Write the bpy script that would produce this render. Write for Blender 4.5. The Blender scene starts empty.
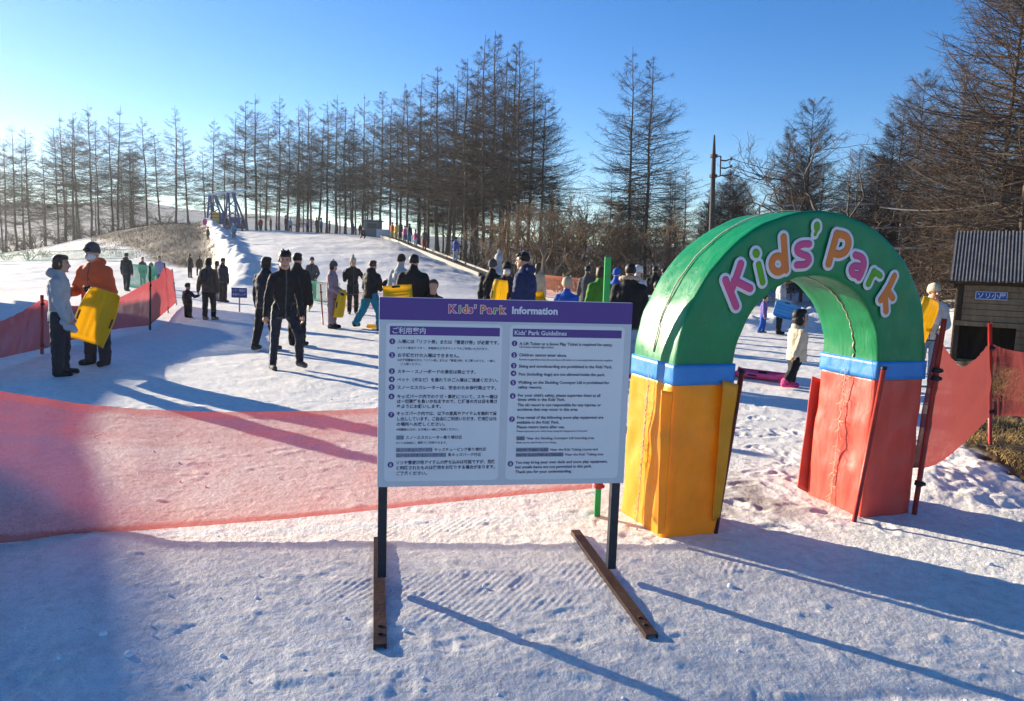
import bpy, bmesh, math, random
import numpy as np
from mathutils import Vector, Matrix, noise as mnoise

R = math.radians
rng = np.random.default_rng(7)
random.seed(7)
SC = bpy.context.scene
COL = SC.collection

# ------------------------------------------------------------------ camera
W, H = 1024, 701
F = 752.0
CAMZ = 1.65
PITCH, ROLL = R(6.75), R(1.9)
cf = Vector((0, math.cos(PITCH), -math.sin(PITCH)))
_r0 = Vector((1, 0, 0)); _u0 = Vector((0, math.sin(PITCH), math.cos(PITCH)))
cr = _r0 * math.cos(ROLL) + _u0 * math.sin(ROLL)
cu = _u0 * math.cos(ROLL) - _r0 * math.sin(ROLL)
CAM = Vector((0, 0, CAMZ))
cd = bpy.data.cameras.new('camera'); cam = bpy.data.objects.new('camera', cd); COL.objects.link(cam)
cd.sensor_width = 36; cd.lens = F / W * 36; cd.clip_start = 0.05; cd.clip_end = 9000
m = Matrix.Identity(4)
for i in range(3):
    m[i][0] = cr[i]; m[i][1] = cu[i]; m[i][2] = -cf[i]
    m[i][3] = CAM[i]
cam.matrix_world = m
SC.camera = cam

def ray(px, py):
    return cf + cr * ((px - W / 2) / F) - cu * ((py - H / 2) / F)
def proj(P):
    d = Vector(P) - CAM
    z = d.dot(cf)
    return (W / 2 + d.dot(cr) / z * F, H / 2 - d.dot(cu) / z * F)
def at(px, py, D):
    d = ray(px, py)
    return CAM + d * (D / d.y)
def on_plane(px, py, P0, n):
    d = ray(px, py)
    t = (Vector(P0) - CAM).dot(n) / d.dot(n)
    return CAM + d * t

# ------------------------------------------------------------------ noise
_tab = np.random.default_rng(3).random((256, 256))
def vnoise(x, y):
    x = np.asarray(x, float); y = np.asarray(y, float)
    xi = np.floor(x).astype(np.int64); yi = np.floor(y).astype(np.int64)
    fx = x - xi; fy = y - yi
    fx = fx * fx * (3 - 2 * fx); fy = fy * fy * (3 - 2 * fy)
    a = _tab[xi & 255, yi & 255]; b = _tab[(xi + 1) & 255, yi & 255]
    c = _tab[xi & 255, (yi + 1) & 255]; d = _tab[(xi + 1) & 255, (yi + 1) & 255]
    return (a * (1 - fx) + b * fx) * (1 - fy) + (c * (1 - fx) + d * fx) * fy
def fbm(x, y, f, o=4, g=.5):
    s = 0; a = 1; n = 0
    for i in range(o):
        s = s + a * (vnoise(x * f + 17.3 * i, y * f - 9.1 * i) - .5); n += a
        a *= g; f *= 2.03
    return s / n * 2
def sstep(a, b, x):
    t = np.clip((np.asarray(x, float) - a) / (b - a), 0, 1)
    return t * t * (3 - 2 * t)

# ------------------------------------------------------------------ terrain
_cols = {
 -700: {1: 0, 40: 0, 70: .3, 110: .8, 300: 2},
 -200: {1: 0, 40: 0, 60: .15, 95: .5, 300: 2},
 0:   {1: 0, 40: 0, 60: .15, 80: .2, 95: .45, 120: 0, 300: 0},
 60:  {1: 0, 40: .1, 58: .5, 85: 2.0, 110: 1.8, 300: 2},
 120: {1: 0, 40: .1, 54: .6, 80: 3.7, 100: 3.6, 300: 3},
 170: {1: 0, 36: 0, 50: .45, 76: 4.6, 100: 4.3, 300: 4},
 205: {1: 0, 34: 0, 46: .3, 80: 4.5, 100: 4.4, 300: 4},
 240: {1: 0, 29: 0, 36: .55, 50: 1.75, 76: 3.9, 100: 4.0, 300: 4},
 300: {1: 0, 29: 0, 36: .5, 76: 4.0, 100: 4.0, 300: 4},
 370: {1: 0, 29: 0, 36: .5, 72: 3.75, 100: 3.8, 300: 4},
 393: {1: 0, 29: 0, 36: .5, 62: 3.2, 75: 3.4, 300: 4},
 430: {1: 0, 28: 0, 40: .9, 52: 1.85, 70: 2.0, 300: 3},
 485: {1: 0, 28: 0, 36: .3, 45: .75, 60: 1.0, 300: 2},
 530: {1: 0, 30: 0, 45: .2, 60: .5, 300: 1.5},
 700: {1: 0, 60: 0, 100: .6, 300: 2},
 820: {1: 0, 45: 0, 62: 1.0, 100: 2, 300: 4},
 900: {1: 0, 26: 0, 40: 1.7, 60: 2.6, 300: 4},
 1024: {1: 0, 18: 0, 34: 1.9, 60: 2.6, 300: 4},
 1700: {1: 0, 18: 0, 34: 1.9, 60: 2.6, 300: 4},
}
_gq = np.arange(-700, 1701, 8.0)
_gl = np.linspace(0, math.log(300), 240)
_ck = sorted(_cols)
_prof = np.array([np.interp(_gl, np.log(sorted(_cols[k])), [_cols[k][d] for d in sorted(_cols[k])]) for k in _ck])
_G = np.array([np.interp(_gq, _ck, _prof[:, j]) for j in range(len(_gl))]).T
def _blur(a, n, ax):
    for _ in range(n):
        p = np.concatenate([np.take(a, [0], ax), a, np.take(a, [-1], ax)], ax)
        L = a.shape[ax]
        a = .25 * np.take(p, range(0, L), ax) + .5 * np.take(p, range(1, L + 1), ax) + .25 * np.take(p, range(2, L + 2), ax)
    return a
_G = _blur(_blur(_G, 6, 0), 8, 1)

def qcoord(x, y):
    return 512 + F * np.asarray(x, float) / np.maximum(y, .3)
def base_z(x, y):
    x = np.asarray(x, float); y = np.asarray(y, float)
    q = np.clip(qcoord(x, y), -699, 1699)
    q = np.where(y < .3, 512, q)
    l = np.clip(np.log(np.maximum(y, 1.0)), 0, math.log(299))
    i = (q + 700) / 8; j = l / (_gl[1] - _gl[0])
    i0 = np.clip(i.astype(int), 0, len(_gq) - 2); j0 = np.clip(j.astype(int), 0, len(_gl) - 2)
    fi = i - i0; fj = j - j0
    return ((_G[i0, j0] * (1 - fi) + _G[i0 + 1, j0] * fi) * (1 - fj)
            + (_G[i0, j0 + 1] * (1 - fi) + _G[i0 + 1, j0 + 1] * fi) * fj)
_mounds = []   # x, y, rx, ry, h
def TZ(x, y):
    x = np.asarray(x, float); y = np.asarray(y, float)
    z = base_z(x, y)
    q = qcoord(x, y)
    # piled-up snow rim on the left edge of the slope
    qr = np.interp(y, [30, 36, 50, 80], [247, 240, 226, 206])
    wq = 700.0 / np.maximum(y, 5)
    g = np.exp(-((q - qr) / (wq * .95)) ** 2) * sstep(29, 35, y) * (1 - sstep(78, 86, y))
    z = z + g * (.75 + .55 * fbm(x, y, .9, 3))
    for (mx, my, rx, ry, h) in _mounds:
        g = np.exp(-((x - mx) / rx) ** 2 - ((y - my) / ry) ** 2)
        z = z + h * g * (1 + .5 * fbm(x + mx, y, 2.2, 3))
    return z
def tz(x, y):
    return float(TZ(np.array([x]), np.array([y]))[0])
_mounds += [(3.75, 6.1, .75, .8, .07), (4.0, 6.9, .5, .5, .08), (3.3, 5.75, .4, .4, .06), (5.9, 9.6, .5, .35, .22),
            (7.2, 21, 1.4, .8, .45), (9.3, 23.5, 1.5, 1., .5),]
_Dm = np.geomspace(1.2, 320, 6000)
def ground(px, py):
    d = ray(px, py)
    x = d.x / d.y * _Dm; z = CAMZ + d.z / d.y * _Dm
    h = TZ(x, _Dm) - z
    k = np.nonzero(h > 0)[0]
    k = int(k[0]) if len(k) else len(_Dm) - 1
    if k > 0 and h[k] != h[k - 1]:
        t = -h[k - 1] / (h[k] - h[k - 1]); D = _Dm[k - 1] + (_Dm[k] - _Dm[k - 1]) * t
    else:
        D = _Dm[k]
    return Vector((d.x / d.y * D, D, CAMZ + d.z / d.y * D))
def stand(px, D):
    """ground point at depth D that shows in column px"""
    py = 300
    for _ in range(6):
        d = ray(px, py); x = d.x / d.y * D
        p = Vector((x, D, tz(x, D))); py = proj(p)[1]
    return p

# ------------------------------------------------------------------ scene objects
def tag(o, label=None, cat=None, group=None, kind=None):
    if label: o['label'] = label
    if cat: o['category'] = cat
    if group: o['group'] = group
    if kind: o['kind'] = kind
    return o
def link(name, me, parent=None, loc=None):
    o = bpy.data.objects.new(name, me); COL.objects.link(o)
    if parent is not None: o.parent = parent
    if loc is not None: o.location = loc
    return o
def empty(name, loc=(0, 0, 0), rz=0):
    o = bpy.data.objects.new(name, None); COL.objects.link(o)
    o.empty_display_size = .1
    o.location = loc; o.rotation_euler = (0, 0, rz)
    return o
def kids(o): return [c for c in o.children]
def copy_tree(o, parent=None):
    c = o.copy(); COL.objects.link(c)
    if parent is not None: c.parent = parent
    for ch in kids(o): copy_tree(ch, c)
    return c

# ------------------------------------------------------------------ mesh builders
def np_mesh(name, V, Q, mats, smooth=True, mi=None):
    me = bpy.data.meshes.new(name)
    V = np.ascontiguousarray(V, np.float32); Q = np.ascontiguousarray(Q, np.int32)
    me.vertices.add(len(V)); me.vertices.foreach_set('co', V.ravel())
    k = Q.shape[1]
    me.loops.add(Q.size); me.loops.foreach_set('vertex_index', Q.ravel())
    me.polygons.add(len(Q)); me.polygons.foreach_set('loop_start', np.arange(0, Q.size, k, dtype=np.int32))
    if mi is not None: me.polygons.foreach_set('material_index', np.asarray(mi, np.int32))
    me.polygons.foreach_set('use_smooth', np.full(len(Q), smooth, bool))
    for mt in (mats if isinstance(mats, (list, tuple)) else [mats]): me.materials.append(mt)
    me.update(calc_edges=True)
    return me
def tube_batch(P, Rad, S):
    """P (M,N,3), Rad (M,N): M open tubes with S sides"""
    P = np.asarray(P, float); Rad = np.asarray(Rad, float)
    M, N, _ = P.shape
    t = np.gradient(P, axis=1); t /= np.linalg.norm(t, axis=2, keepdims=True) + 1e-9
    ov = P[:, -1] - P[:, 0]; ov /= np.linalg.norm(ov, axis=1, keepdims=True) + 1e-9
    ref = np.where(np.abs(ov[:, 2:3]) > .8, np.array([[1., 0, 0]]), np.array([[0, 0, 1.]]))[:, None, :]
    u = np.cross(t, np.broadcast_to(ref, t.shape)); u /= np.linalg.norm(u, axis=2, keepdims=True) + 1e-9
    v = np.cross(t, u)
    a = np.arange(S) / S * 2 * np.pi
    V = P[:, :, None] + Rad[:, :, None, None] * (u[:, :, None] * np.cos(a)[:, None] + v[:, :, None] * np.sin(a)[:, None])
    b = np.arange(M)[:, None, None] * N * S + np.arange(N - 1)[None, :, None] * S
    s = np.arange(S)[None, None, :]; s2 = (s + 1) % S
    Q = np.stack([b + s, b + s2, b + S + s2, b + S + s], -1).reshape(-1, 4)
    return V.reshape(-1, 3), Q
def merge(parts):
    Vs, Qs, o = [], [], 0
    for V, Q in parts:
        Vs.append(V); Qs.append(Q + o); o += len(V)
    return np.concatenate(Vs), np.concatenate(Qs)

class MB:
    def __init__(s): s.v = []; s.f = []; s.m = []; s.mi = 0
    def add(s, vs, fs):
        o = len(s.v); s.v += [tuple(v) for v in vs]
        s.f += [tuple(i + o for i in f) for f in fs]; s.m += [s.mi] * len(fs)
        return s
    def hexa(s, p):   # 8 points: bottom 4 ccw, top 4
        return s.add(p, [(3, 2, 1, 0), (4, 5, 6, 7), (0, 1, 5, 4), (1, 2, 6, 5), (2, 3, 7, 6), (3, 0, 4, 7)])
    def box(s, c, d, ax=None, bev=0):
        ax = ax or (Vector((1, 0, 0)), Vector((0, 1, 0)), Vector((0, 0, 1)))
        c = Vector(c); x, y, z = [Vector(a) * (k / 2) for a, k in zip(ax, d)]
        return s.hexa([c - x - y - z, c + x - y - z, c + x + y - z, c - x + y - z, c - x - y + z, c + x - y + z, c + x + y + z, c - x + y + z])
    def beam(s, a, b, w, h, side=None):
        a = Vector(a); b = Vector(b); t = (b - a).normalized()
        side = Vector(side) if side else (Vector((0, 0, 1)) if abs(t.z) < .9 else Vector((1, 0, 0)))
        u = t.cross(side).normalized(); v = u.cross(t).normalized()
        return s.box((a + b) / 2, (w, (b - a).length, h), (u, t, v))
    def tube(s, pts, r, n=8, cap=True):
        pts = [Vector(p) for p in pts]
        rr = r if isinstance(r, (list, tuple)) else [r] * len(pts)
        V, Q = tube_batch(np.array([pts]), np.array([rr]), n)
        fs = [tuple(q) for q in Q.tolist()]
        if cap:
            fs.append(tuple(range(n))); L = (len(pts) - 1) * n
            fs.append(tuple(L + i for i in reversed(range(n))))
        return s.add(V.tolist(), fs)
    def ell(s, c, r, nu=12, nv=8, ax=None):
        c = Vector(c); ax = ax or (Vector((1, 0, 0)), Vector((0, 1, 0)), Vector((0, 0, 1)))
        vs = []
        for j in range(1, nv):
            ph = math.pi * j / nv
            for i in range(nu):
                th = 2 * math.pi * i / nu
                vs.append(c + ax[0] * (r[0] * math.sin(ph) * math.cos(th)) + ax[1] * (r[1] * math.sin(ph) * math.sin(th)) + ax[2] * (r[2] * math.cos(ph)))
        fs = []
        for j in range(nv - 2):
            for i in range(nu):
                a = j * nu + i; b = j * nu + (i + 1) % nu
                fs.append((a, a + nu, b + nu, b))
        t = len(vs); vs += [c + ax[2] * r[2], c - ax[2] * r[2]]
        for i in range(nu):
            fs.append((t, i, (i + 1) % nu)); o = (nv - 2) * nu
            fs.append((t + 1, o + (i + 1) % nu, o + i))
        return s.add(vs, fs)
    def loft(s, rings, cap=True):
        n = len(rings[0]); vs = [p for r in rings for p in r]; fs = []
        for j in range(len(rings) - 1):
            for i in range(n):
                a = j * n + i; b = j * n + (i + 1) % n
                fs.append((a, b, b + n, a + n))
        if cap:
            fs.append(tuple(reversed(range(n)))); fs.append(tuple((len(rings) - 1) * n + i for i in range(n)))
        return s.add(vs, fs)
    def mesh(s, name, mats, smooth=False):
        me = bpy.data.meshes.new(name); me.from_pydata(s.v, [], s.f)
        for mt in (mats if isinstance(mats, (list, tuple)) else [mats]): me.materials.append(mt)
        me.polygons.foreach_set('material_index', s.m)
        me.polygons.foreach_set('use_smooth', [smooth] * len(s.f))
        me.update(); return me
    def build(s, name, mats, parent=None, smooth=False, bev=0):
        me = s.mesh(name, mats, smooth)
        if bev:
            bm = bmesh.new(); bm.from_mesh(me)
            bmesh.ops.recalc_face_normals(bm, faces=bm.faces)
            es = [e for e in bm.edges if len(e.link_faces) == 2 and e.calc_face_angle(0) > .6]
            bmesh.ops.bevel(bm, geom=es, offset=bev, segments=2, profile=.6, affect='EDGES', clamp_overlap=True)
            bm.to_mesh(me); bm.free()
        return link(name, me, parent)

# ------------------------------------------------------------------ materials
def srgb(r, g, b):
    f = lambda c: (c / 255 / 12.92) if c / 255 <= .04045 else ((c / 255 + .055) / 1.055) ** 2.4
    return (f(r), f(g), f(b))
class NT:
    def __init__(s, name):
        s.mat = bpy.data.materials.new(name); s.mat.use_nodes = True
        s.t = s.mat.node_tree; s.n = s.t.nodes; s.n.clear()
        s.out = s.n.new('ShaderNodeOutputMaterial')
    def new(s, typ, **kw):
        n = s.n.new(typ)
        for k, v in kw.items():
            if k in n.inputs: n.inputs[k].default_value = v
            else: setattr(n, k, v)
        return n
    def l(s, a, b): s.t.links.new(a, b)
    def noise(s, scale, detail=3, rough=.55, vec=None):
        n = s.new('ShaderNodeTexNoise'); n.inputs['Scale'].default_value = scale
        n.inputs['Detail'].default_value = detail; n.inputs['Roughness'].default_value = rough
        if vec: s.l(vec, n.inputs['Vector'])
        return n
    def ramp(s, fac, stops):
        n = s.new('ShaderNodeValToRGB'); e = n.color_ramp.elements
        while len(e) < len(stops): e.new(.5)
        for k, (p, c) in zip(e, stops):
            k.position = p; k.color = (*c, 1) if len(c) == 3 else c
        s.l(fac, n.inputs['Fac']); return n
    def mixc(s, fac, a, b, typ='MIX'):
        n = s.new('ShaderNodeMix'); n.data_type = 'RGBA'; n.blend_type = typ
        for i, x in ((6, a), (7, b)):
            if isinstance(x, tuple): n.inputs[i].default_value = (*x, 1)
            else: s.l(x, n.inputs[i])
        if isinstance(fac, (int, float)): n.inputs[0].default_value = fac
        else: s.l(fac, n.inputs[0])
        return n.outputs[2]
_mc = {}
def mat(name, col, rough=.6, var=.12, scale=6, bump=0, bscale=40, metal=0, transl=0, spec=.3, coat=0):
    """plain coloured surface with a little uneven colour, roughness and bump"""
    key = (name, col, rough)
    if key in _mc: return _mc[key]
    t = NT(name)
    p = t.new('ShaderNodeBsdfPrincipled'); p.inputs['Roughness'].default_value = rough
    p.inputs['Metallic'].default_value = metal; p.inputs['Specular IOR Level'].default_value = spec
    p.inputs['Coat Weight'].default_value = coat
    tc = t.new('ShaderNodeTexCoord')
    n = t.noise(scale, 4, .6, tc.outputs['Object'])
    c = t.ramp(n.outputs['Fac'], [(.3, tuple(k * (1 - var) for k in col)), (.7, tuple(min(1, k * (1 + var)) for k in col))])
    t.l(c.outputs['Color'], p.inputs['Base Color'])
    if bump:
        b = t.noise(bscale, 3, .6, tc.outputs['Object'])
        bn = t.new('ShaderNodeBump'); bn.inputs['Strength'].default_value = bump; bn.inputs['Distance'].default_value = .01
        t.l(b.outputs['Fac'], bn.inputs['Height']); t.l(bn.outputs['Normal'], p.inputs['Normal'])
    if transl:
        tr = t.new('ShaderNodeBsdfTranslucent'); t.l(c.outputs['Color'], tr.inputs['Color'])
        mx = t.new('ShaderNodeMixShader'); mx.inputs[0].default_value = transl
        t.l(p.outputs[0], mx.inputs[1]); t.l(tr.outputs[0], mx.inputs[2]); t.l(mx.outputs[0], t.out.inputs['Surface'])
    else:
        t.l(p.outputs[0], t.out.inputs['Surface'])
    _mc[key] = t.mat
    return t.mat

# ------------------------------------------------------------------ light, sky, view
SUN_AZ = R(54)          # left of the view direction
SUN_EL = R(14)
SUNV = Vector((-math.sin(SUN_AZ) * math.cos(SUN_EL), math.cos(SUN_AZ) * math.cos(SUN_EL), math.sin(SUN_EL)))
sl = bpy.data.lights.new('sun', 'SUN'); sl.energy = 5; sl.angle = R(.5); sl.color = (1, .87, .68)
so = bpy.data.objects.new('sun', sl); COL.objects.link(so)
so.rotation_euler = (-SUNV).to_track_quat('-Z', 'Y').to_euler(); so.location = (-20, 15, 30)
wd = bpy.data.worlds.new('World'); SC.world = wd; wd.use_nodes = True
wn = wd.node_tree.nodes; wn.clear()
sky = wn.new('ShaderNodeTexSky'); sky.sky_type = 'NISHITA'; sky.sun_disc = False
sky.sun_elevation = SUN_EL; sky.sun_rotation = -SUN_AZ
sky.altitude = 1200; sky.air_density = 1.0; sky.dust_density = .12; sky.ozone_density = 2.5
bg = wn.new('ShaderNodeBackground'); bg.inputs['Strength'].default_value = .073
wo = wn.new('ShaderNodeOutputWorld')
hs = wn.new('ShaderNodeHueSaturation'); hs.inputs['Saturation'].default_value = 1.34; hs.inputs['Hue'].default_value = .512
wd.node_tree.links.new(sky.outputs[0], hs.inputs['Color']); wd.node_tree.links.new(hs.outputs[0], bg.inputs['Color']); wd.node_tree.links.new(bg.outputs[0], wo.inputs['Surface'])
vs = SC.view_settings; vs.view_transform = 'Standard'; vs.look = 'None'; vs.gamma = 1; vs.exposure = 1.5
try: vs.use_curve_mapping = False
except Exception: pass
SC.render.engine = 'CYCLES'
SC.cycles.max_bounces = 6; SC.cycles.diffuse_bounces = 3; SC.cycles.glossy_bounces = 2
SC.cycles.transparent_max_bounces = 24; SC.cycles.transmission_bounces = 3
SC.cycles.use_denoising = True
# ------------------------------------------------------------------ the ground sheet
def snow_detail(x, y):
    """height of trodden and groomed snow close to the camera"""
    d = np.hypot(x, y)
    near = 1 - sstep(14, 30, d)
    z = .009 * fbm(x, y, 1.1, 3) + .0035 * fbm(x + 5, y, 4.0, 3) * near + .0022 * fbm(x, y + 9, 13.0, 3) * near
    z = z + (.0028 * fbm(x, y, 27.0, 3) + .0014 * fbm(x + 2, y, 60.0, 2)) * (1 - sstep(7, 14, d))
    z = z + (.010 * fbm(x + 8, y, 2.6, 3) + .006 * fbm(x, y + 4, 6.5, 2)) * sstep(6.5, 9, d) * (1 - sstep(26, 40, d))
    tr = x * .55 + y * .83 + .5 * fbm(x, y, .35, 2)
    z = z + .010 * np.clip(vnoise(tr * 3.1, (x - y) * .12) - .62, 0, 1) * sstep(7, 9, d) * near
    # lumps of kicked-up snow
    lump = np.clip(fbm(x * 1.0, y * 1.4, 7.0, 2) - .34, 0, 1)
    z = z + .018 * lump * near
    # groomer ridges in broken strips
    t = x * .905 - y * .425
    ridge = np.abs(((t / .037) % 1.0) - .5) * 2
    m = np.zeros_like(x)
    for (ax, ay, bx, by, w) in ((-.75, 4.35, .15, 4.78, .16), (-.75, 3.6, .5, 3.85, .20), (-.35, 3.35, .3, 3.6, .12), (.0, 5.2, .5, 5.5, .15),
                                (-2.2, 3.4, -1.2, 3.5, .15), (1.3, 4.0, 2.1, 4.1, .14)):
        dx, dy = bx - ax, by - ay; L = dx * dx + dy * dy
        k = np.clip(((x - ax) * dx + (y - ay) * dy) / L, 0, 1)
        dist = np.hypot(x - ax - k * dx, y - ay - k * dy)
        m = np.maximum(m, 1 - sstep(w * .6, w, dist + .05 * fbm(x, y, 6, 2)))
    z = z + .0034 * ridge * m * sstep(-.25, .2, fbm(x + 31, y, 3.2, 2))
    return z
_pr = np.random.default_rng(11)
_prints = []
for _ in range(160):     # boot prints
    D = 2.6 + 11 * _pr.random() ** 1.6; u = _pr.uniform(-.72, .72)
    _prints.append((u * D, D, _pr.uniform(0, 6.28), _pr.uniform(.001, .006)))
for _ in range(90):
    D = _pr.uniform(4.6, 9.5); x = _pr.uniform(1.2, 2.6) + (D - 5) * .15
    _prints.append((x, D, _pr.uniform(0, 6.28), _pr.uniform(.004, .012)))

def build_ground():
    th_in = np.linspace(R(-44), R(44), 1150)
    th = np.concatenate([np.linspace(R(-180), R(-100), 14)[:-1], np.linspace(R(-100), R(-44), 60)[:-1], th_in,
                         np.linspace(R(44), R(100), 60)[1:], np.linspace(R(100), R(180), 14)[1:]])
    r = np.concatenate([[.05, .5, 1.2, 1.7], np.geomspace(2.2, 9, 430), np.geomspace(9, 110, 330)[1:], np.geomspace(110, 1050, 46)[1:]])
    A, B = np.meshgrid(r, th, indexing='ij')
    x = A * np.sin(B); y = A * np.cos(B)
    z = TZ(x, y)
    q = qcoord(x, y)
    front = y > .3
    # ---- zones
    n1 = fbm(x, y, .35, 4); n2 = fbm(x + 40, y, 1.6, 3); n3 = fbm(x, y + 70, 6.0, 2)
    # bank of bare grass beside the slope
    right_edge = np.interp(y, [40, 46, 55, 70, 84], [216, 216, 214, 206, 196]) + 6 * n2
    left_edge = np.interp(y, [46, 60, 75, 90], [176, 126, 92, 84]) + 10 * n1 + 6 * n2
    toe = np.interp(q, [60, 120, 170, 205, 220], [60, 56, 50.5, 46.5, 44.5]) + 1.2 * n1
    bank = sstep(-3, 3, right_edge - q) * sstep(-6, 10, q - left_edge) * sstep(-1, 1, y - toe) * (1 - sstep(86, 92, y)) * front
    bank2 = sstep(20, 70, q) * (1 - sstep(110, 150, q)) * sstep(60, 66, y) * (1 - sstep(84, 90, y)) * sstep(.02, .3, n2 + .4 * n3) * front * .75
    bank3 = (1 - sstep(40, 80, q)) * sstep(68, 74, y + 4 * n1) * (1 - sstep(100, 110, y)) * sstep(-.1, .25, n2) * front * .7
    patch = sstep(948, 968, q + 14 * n2 + 8 * n3) * sstep(-.22, .22, y - (7.25 - (np.clip(q, 900, 1200) - 962) * .019) + .35 * n2 + .25 * n3) * (1 - sstep(15, 18, y)) * front
    # forest floor: leaf litter with patches of old snow
    fline = np.interp(q, [-700, 0, 120, 205, 300, 380, 430, 500, 540, 700, 830, 900, 1024, 1700],
                      [150, 110, 96, 92, 90, 70, 56, 48, 50, 66, 60, 30, 20, 20])
    wood = sstep(-2, 2, y - fline + 3 * n1) * front * (.62 + .38 * sstep(-.3, .25, n2 + .5 * n1))
    wood = np.maximum(wood, sstep(60, 90, A) * (~front) * .8)
    grass = np.clip(np.maximum.reduce([bank, bank2, bank3, patch]), 0, 1)
    dirt = np.exp(-((x - 1.75 - (y - 5) * .1) / .42) ** 2 - ((y - 5.3) / .75) ** 2) * sstep(0.1, .6, n3 + n2 * .7 + .25) * .75
    dirt = np.maximum(dirt, .35 * sstep(.32, .55, fbm(x + 3, y, 9, 2)) * np.exp(-((x - 2) / 1.2) ** 2 - ((y - 5.5) / 1.5) ** 2))
    # ---- relief
    snow = 1 - np.maximum(grass, wood)
    z = z + snow_detail(x, y) * (.4 + .6 * snow) + .12 * fbm(x, y, .25, 3) * sstep(14, 40, A)
    z = z + .05 * grass * fbm(x, y, 5, 3)
    z = z + sstep(30, 40, y) * (1 - sstep(80, 95, y)) * .05 * fbm(x, y, 1.3, 3) * snow
    rough = np.exp(-((x - 3.7) / .9) ** 2 - ((y - 6.1) / 1.1) ** 2)
    z = z + .045 * rough * fbm(x, y, 6.5, 3)
    for (fx, fy, a, dep) in _prints:
        i0 = np.searchsorted(r, math.hypot(fx, fy) - .4); i1 = np.searchsorted(r, math.hypot(fx, fy) + .4)
        b0 = math.atan2(fx, fy); w = .4 / math.hypot(fx, fy)
        j0 = np.searchsorted(th, b0 - w); j1 = np.searchsorted(th, b0 + w)
        X = x[i0:i1, j0:j1] - fx; Y = y[i0:i1, j0:j1] - fy
        u = X * math.cos(a) + Y * math.sin(a); v = -X * math.sin(a) + Y * math.cos(a)
        rr = np.sqrt((u / .13) ** 2 + (v / .055) ** 2)
        z[i0:i1, j0:j1] += dep * (-(1 - sstep(.6, 1.0, rr)) + .55 * np.exp(-((rr - 1.25) / .25) ** 2)) * .75
    # far land: low hills ahead, a hazy ridge to the sunny side
    far = sstep(300, 900, A)
    th_d = np.degrees(B)
    ridge = (21 * np.exp(-((th_d + 27) / 5.0) ** 2) + 15 * np.exp(-((th_d + 35) / 4) ** 2) + 14 * np.exp(-((th_d + 18) / 6) ** 2) + 17)
    z = z + ridge * sstep(240, 620, A) * .9 * (1 + .35 * fbm(x, y, .004, 4)) * (y > 0)
    hl = sstep(260, 400, A)
    V = np.stack([x, y, z], -1).reshape(-1, 3)
    nr, nc = x.shape
    i = np.arange(nr - 1)[:, None] * nc; j = np.arange(nc - 1)[None, :]
    Q = np.stack([i + j, i + j + 1, i + j + nc + 1, i + j + nc], -1).reshape(-1, 4)[:, ::-1]
    me = np_mesh('snow_ground', V, Q, [M_ground])
    for nm, arr in (('grass', grass), ('wood', wood), ('dirt', dirt), ('hill', hl)):
        at_ = me.attributes.new(nm, 'FLOAT', 'POINT'); at_.data.foreach_set('value', arr.astype(np.float32).ravel())
    o = link('snow_ground', me); tag(o, 'trampled snow field rising to a sledding slope', None, None, 'structure')
    return o

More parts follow.
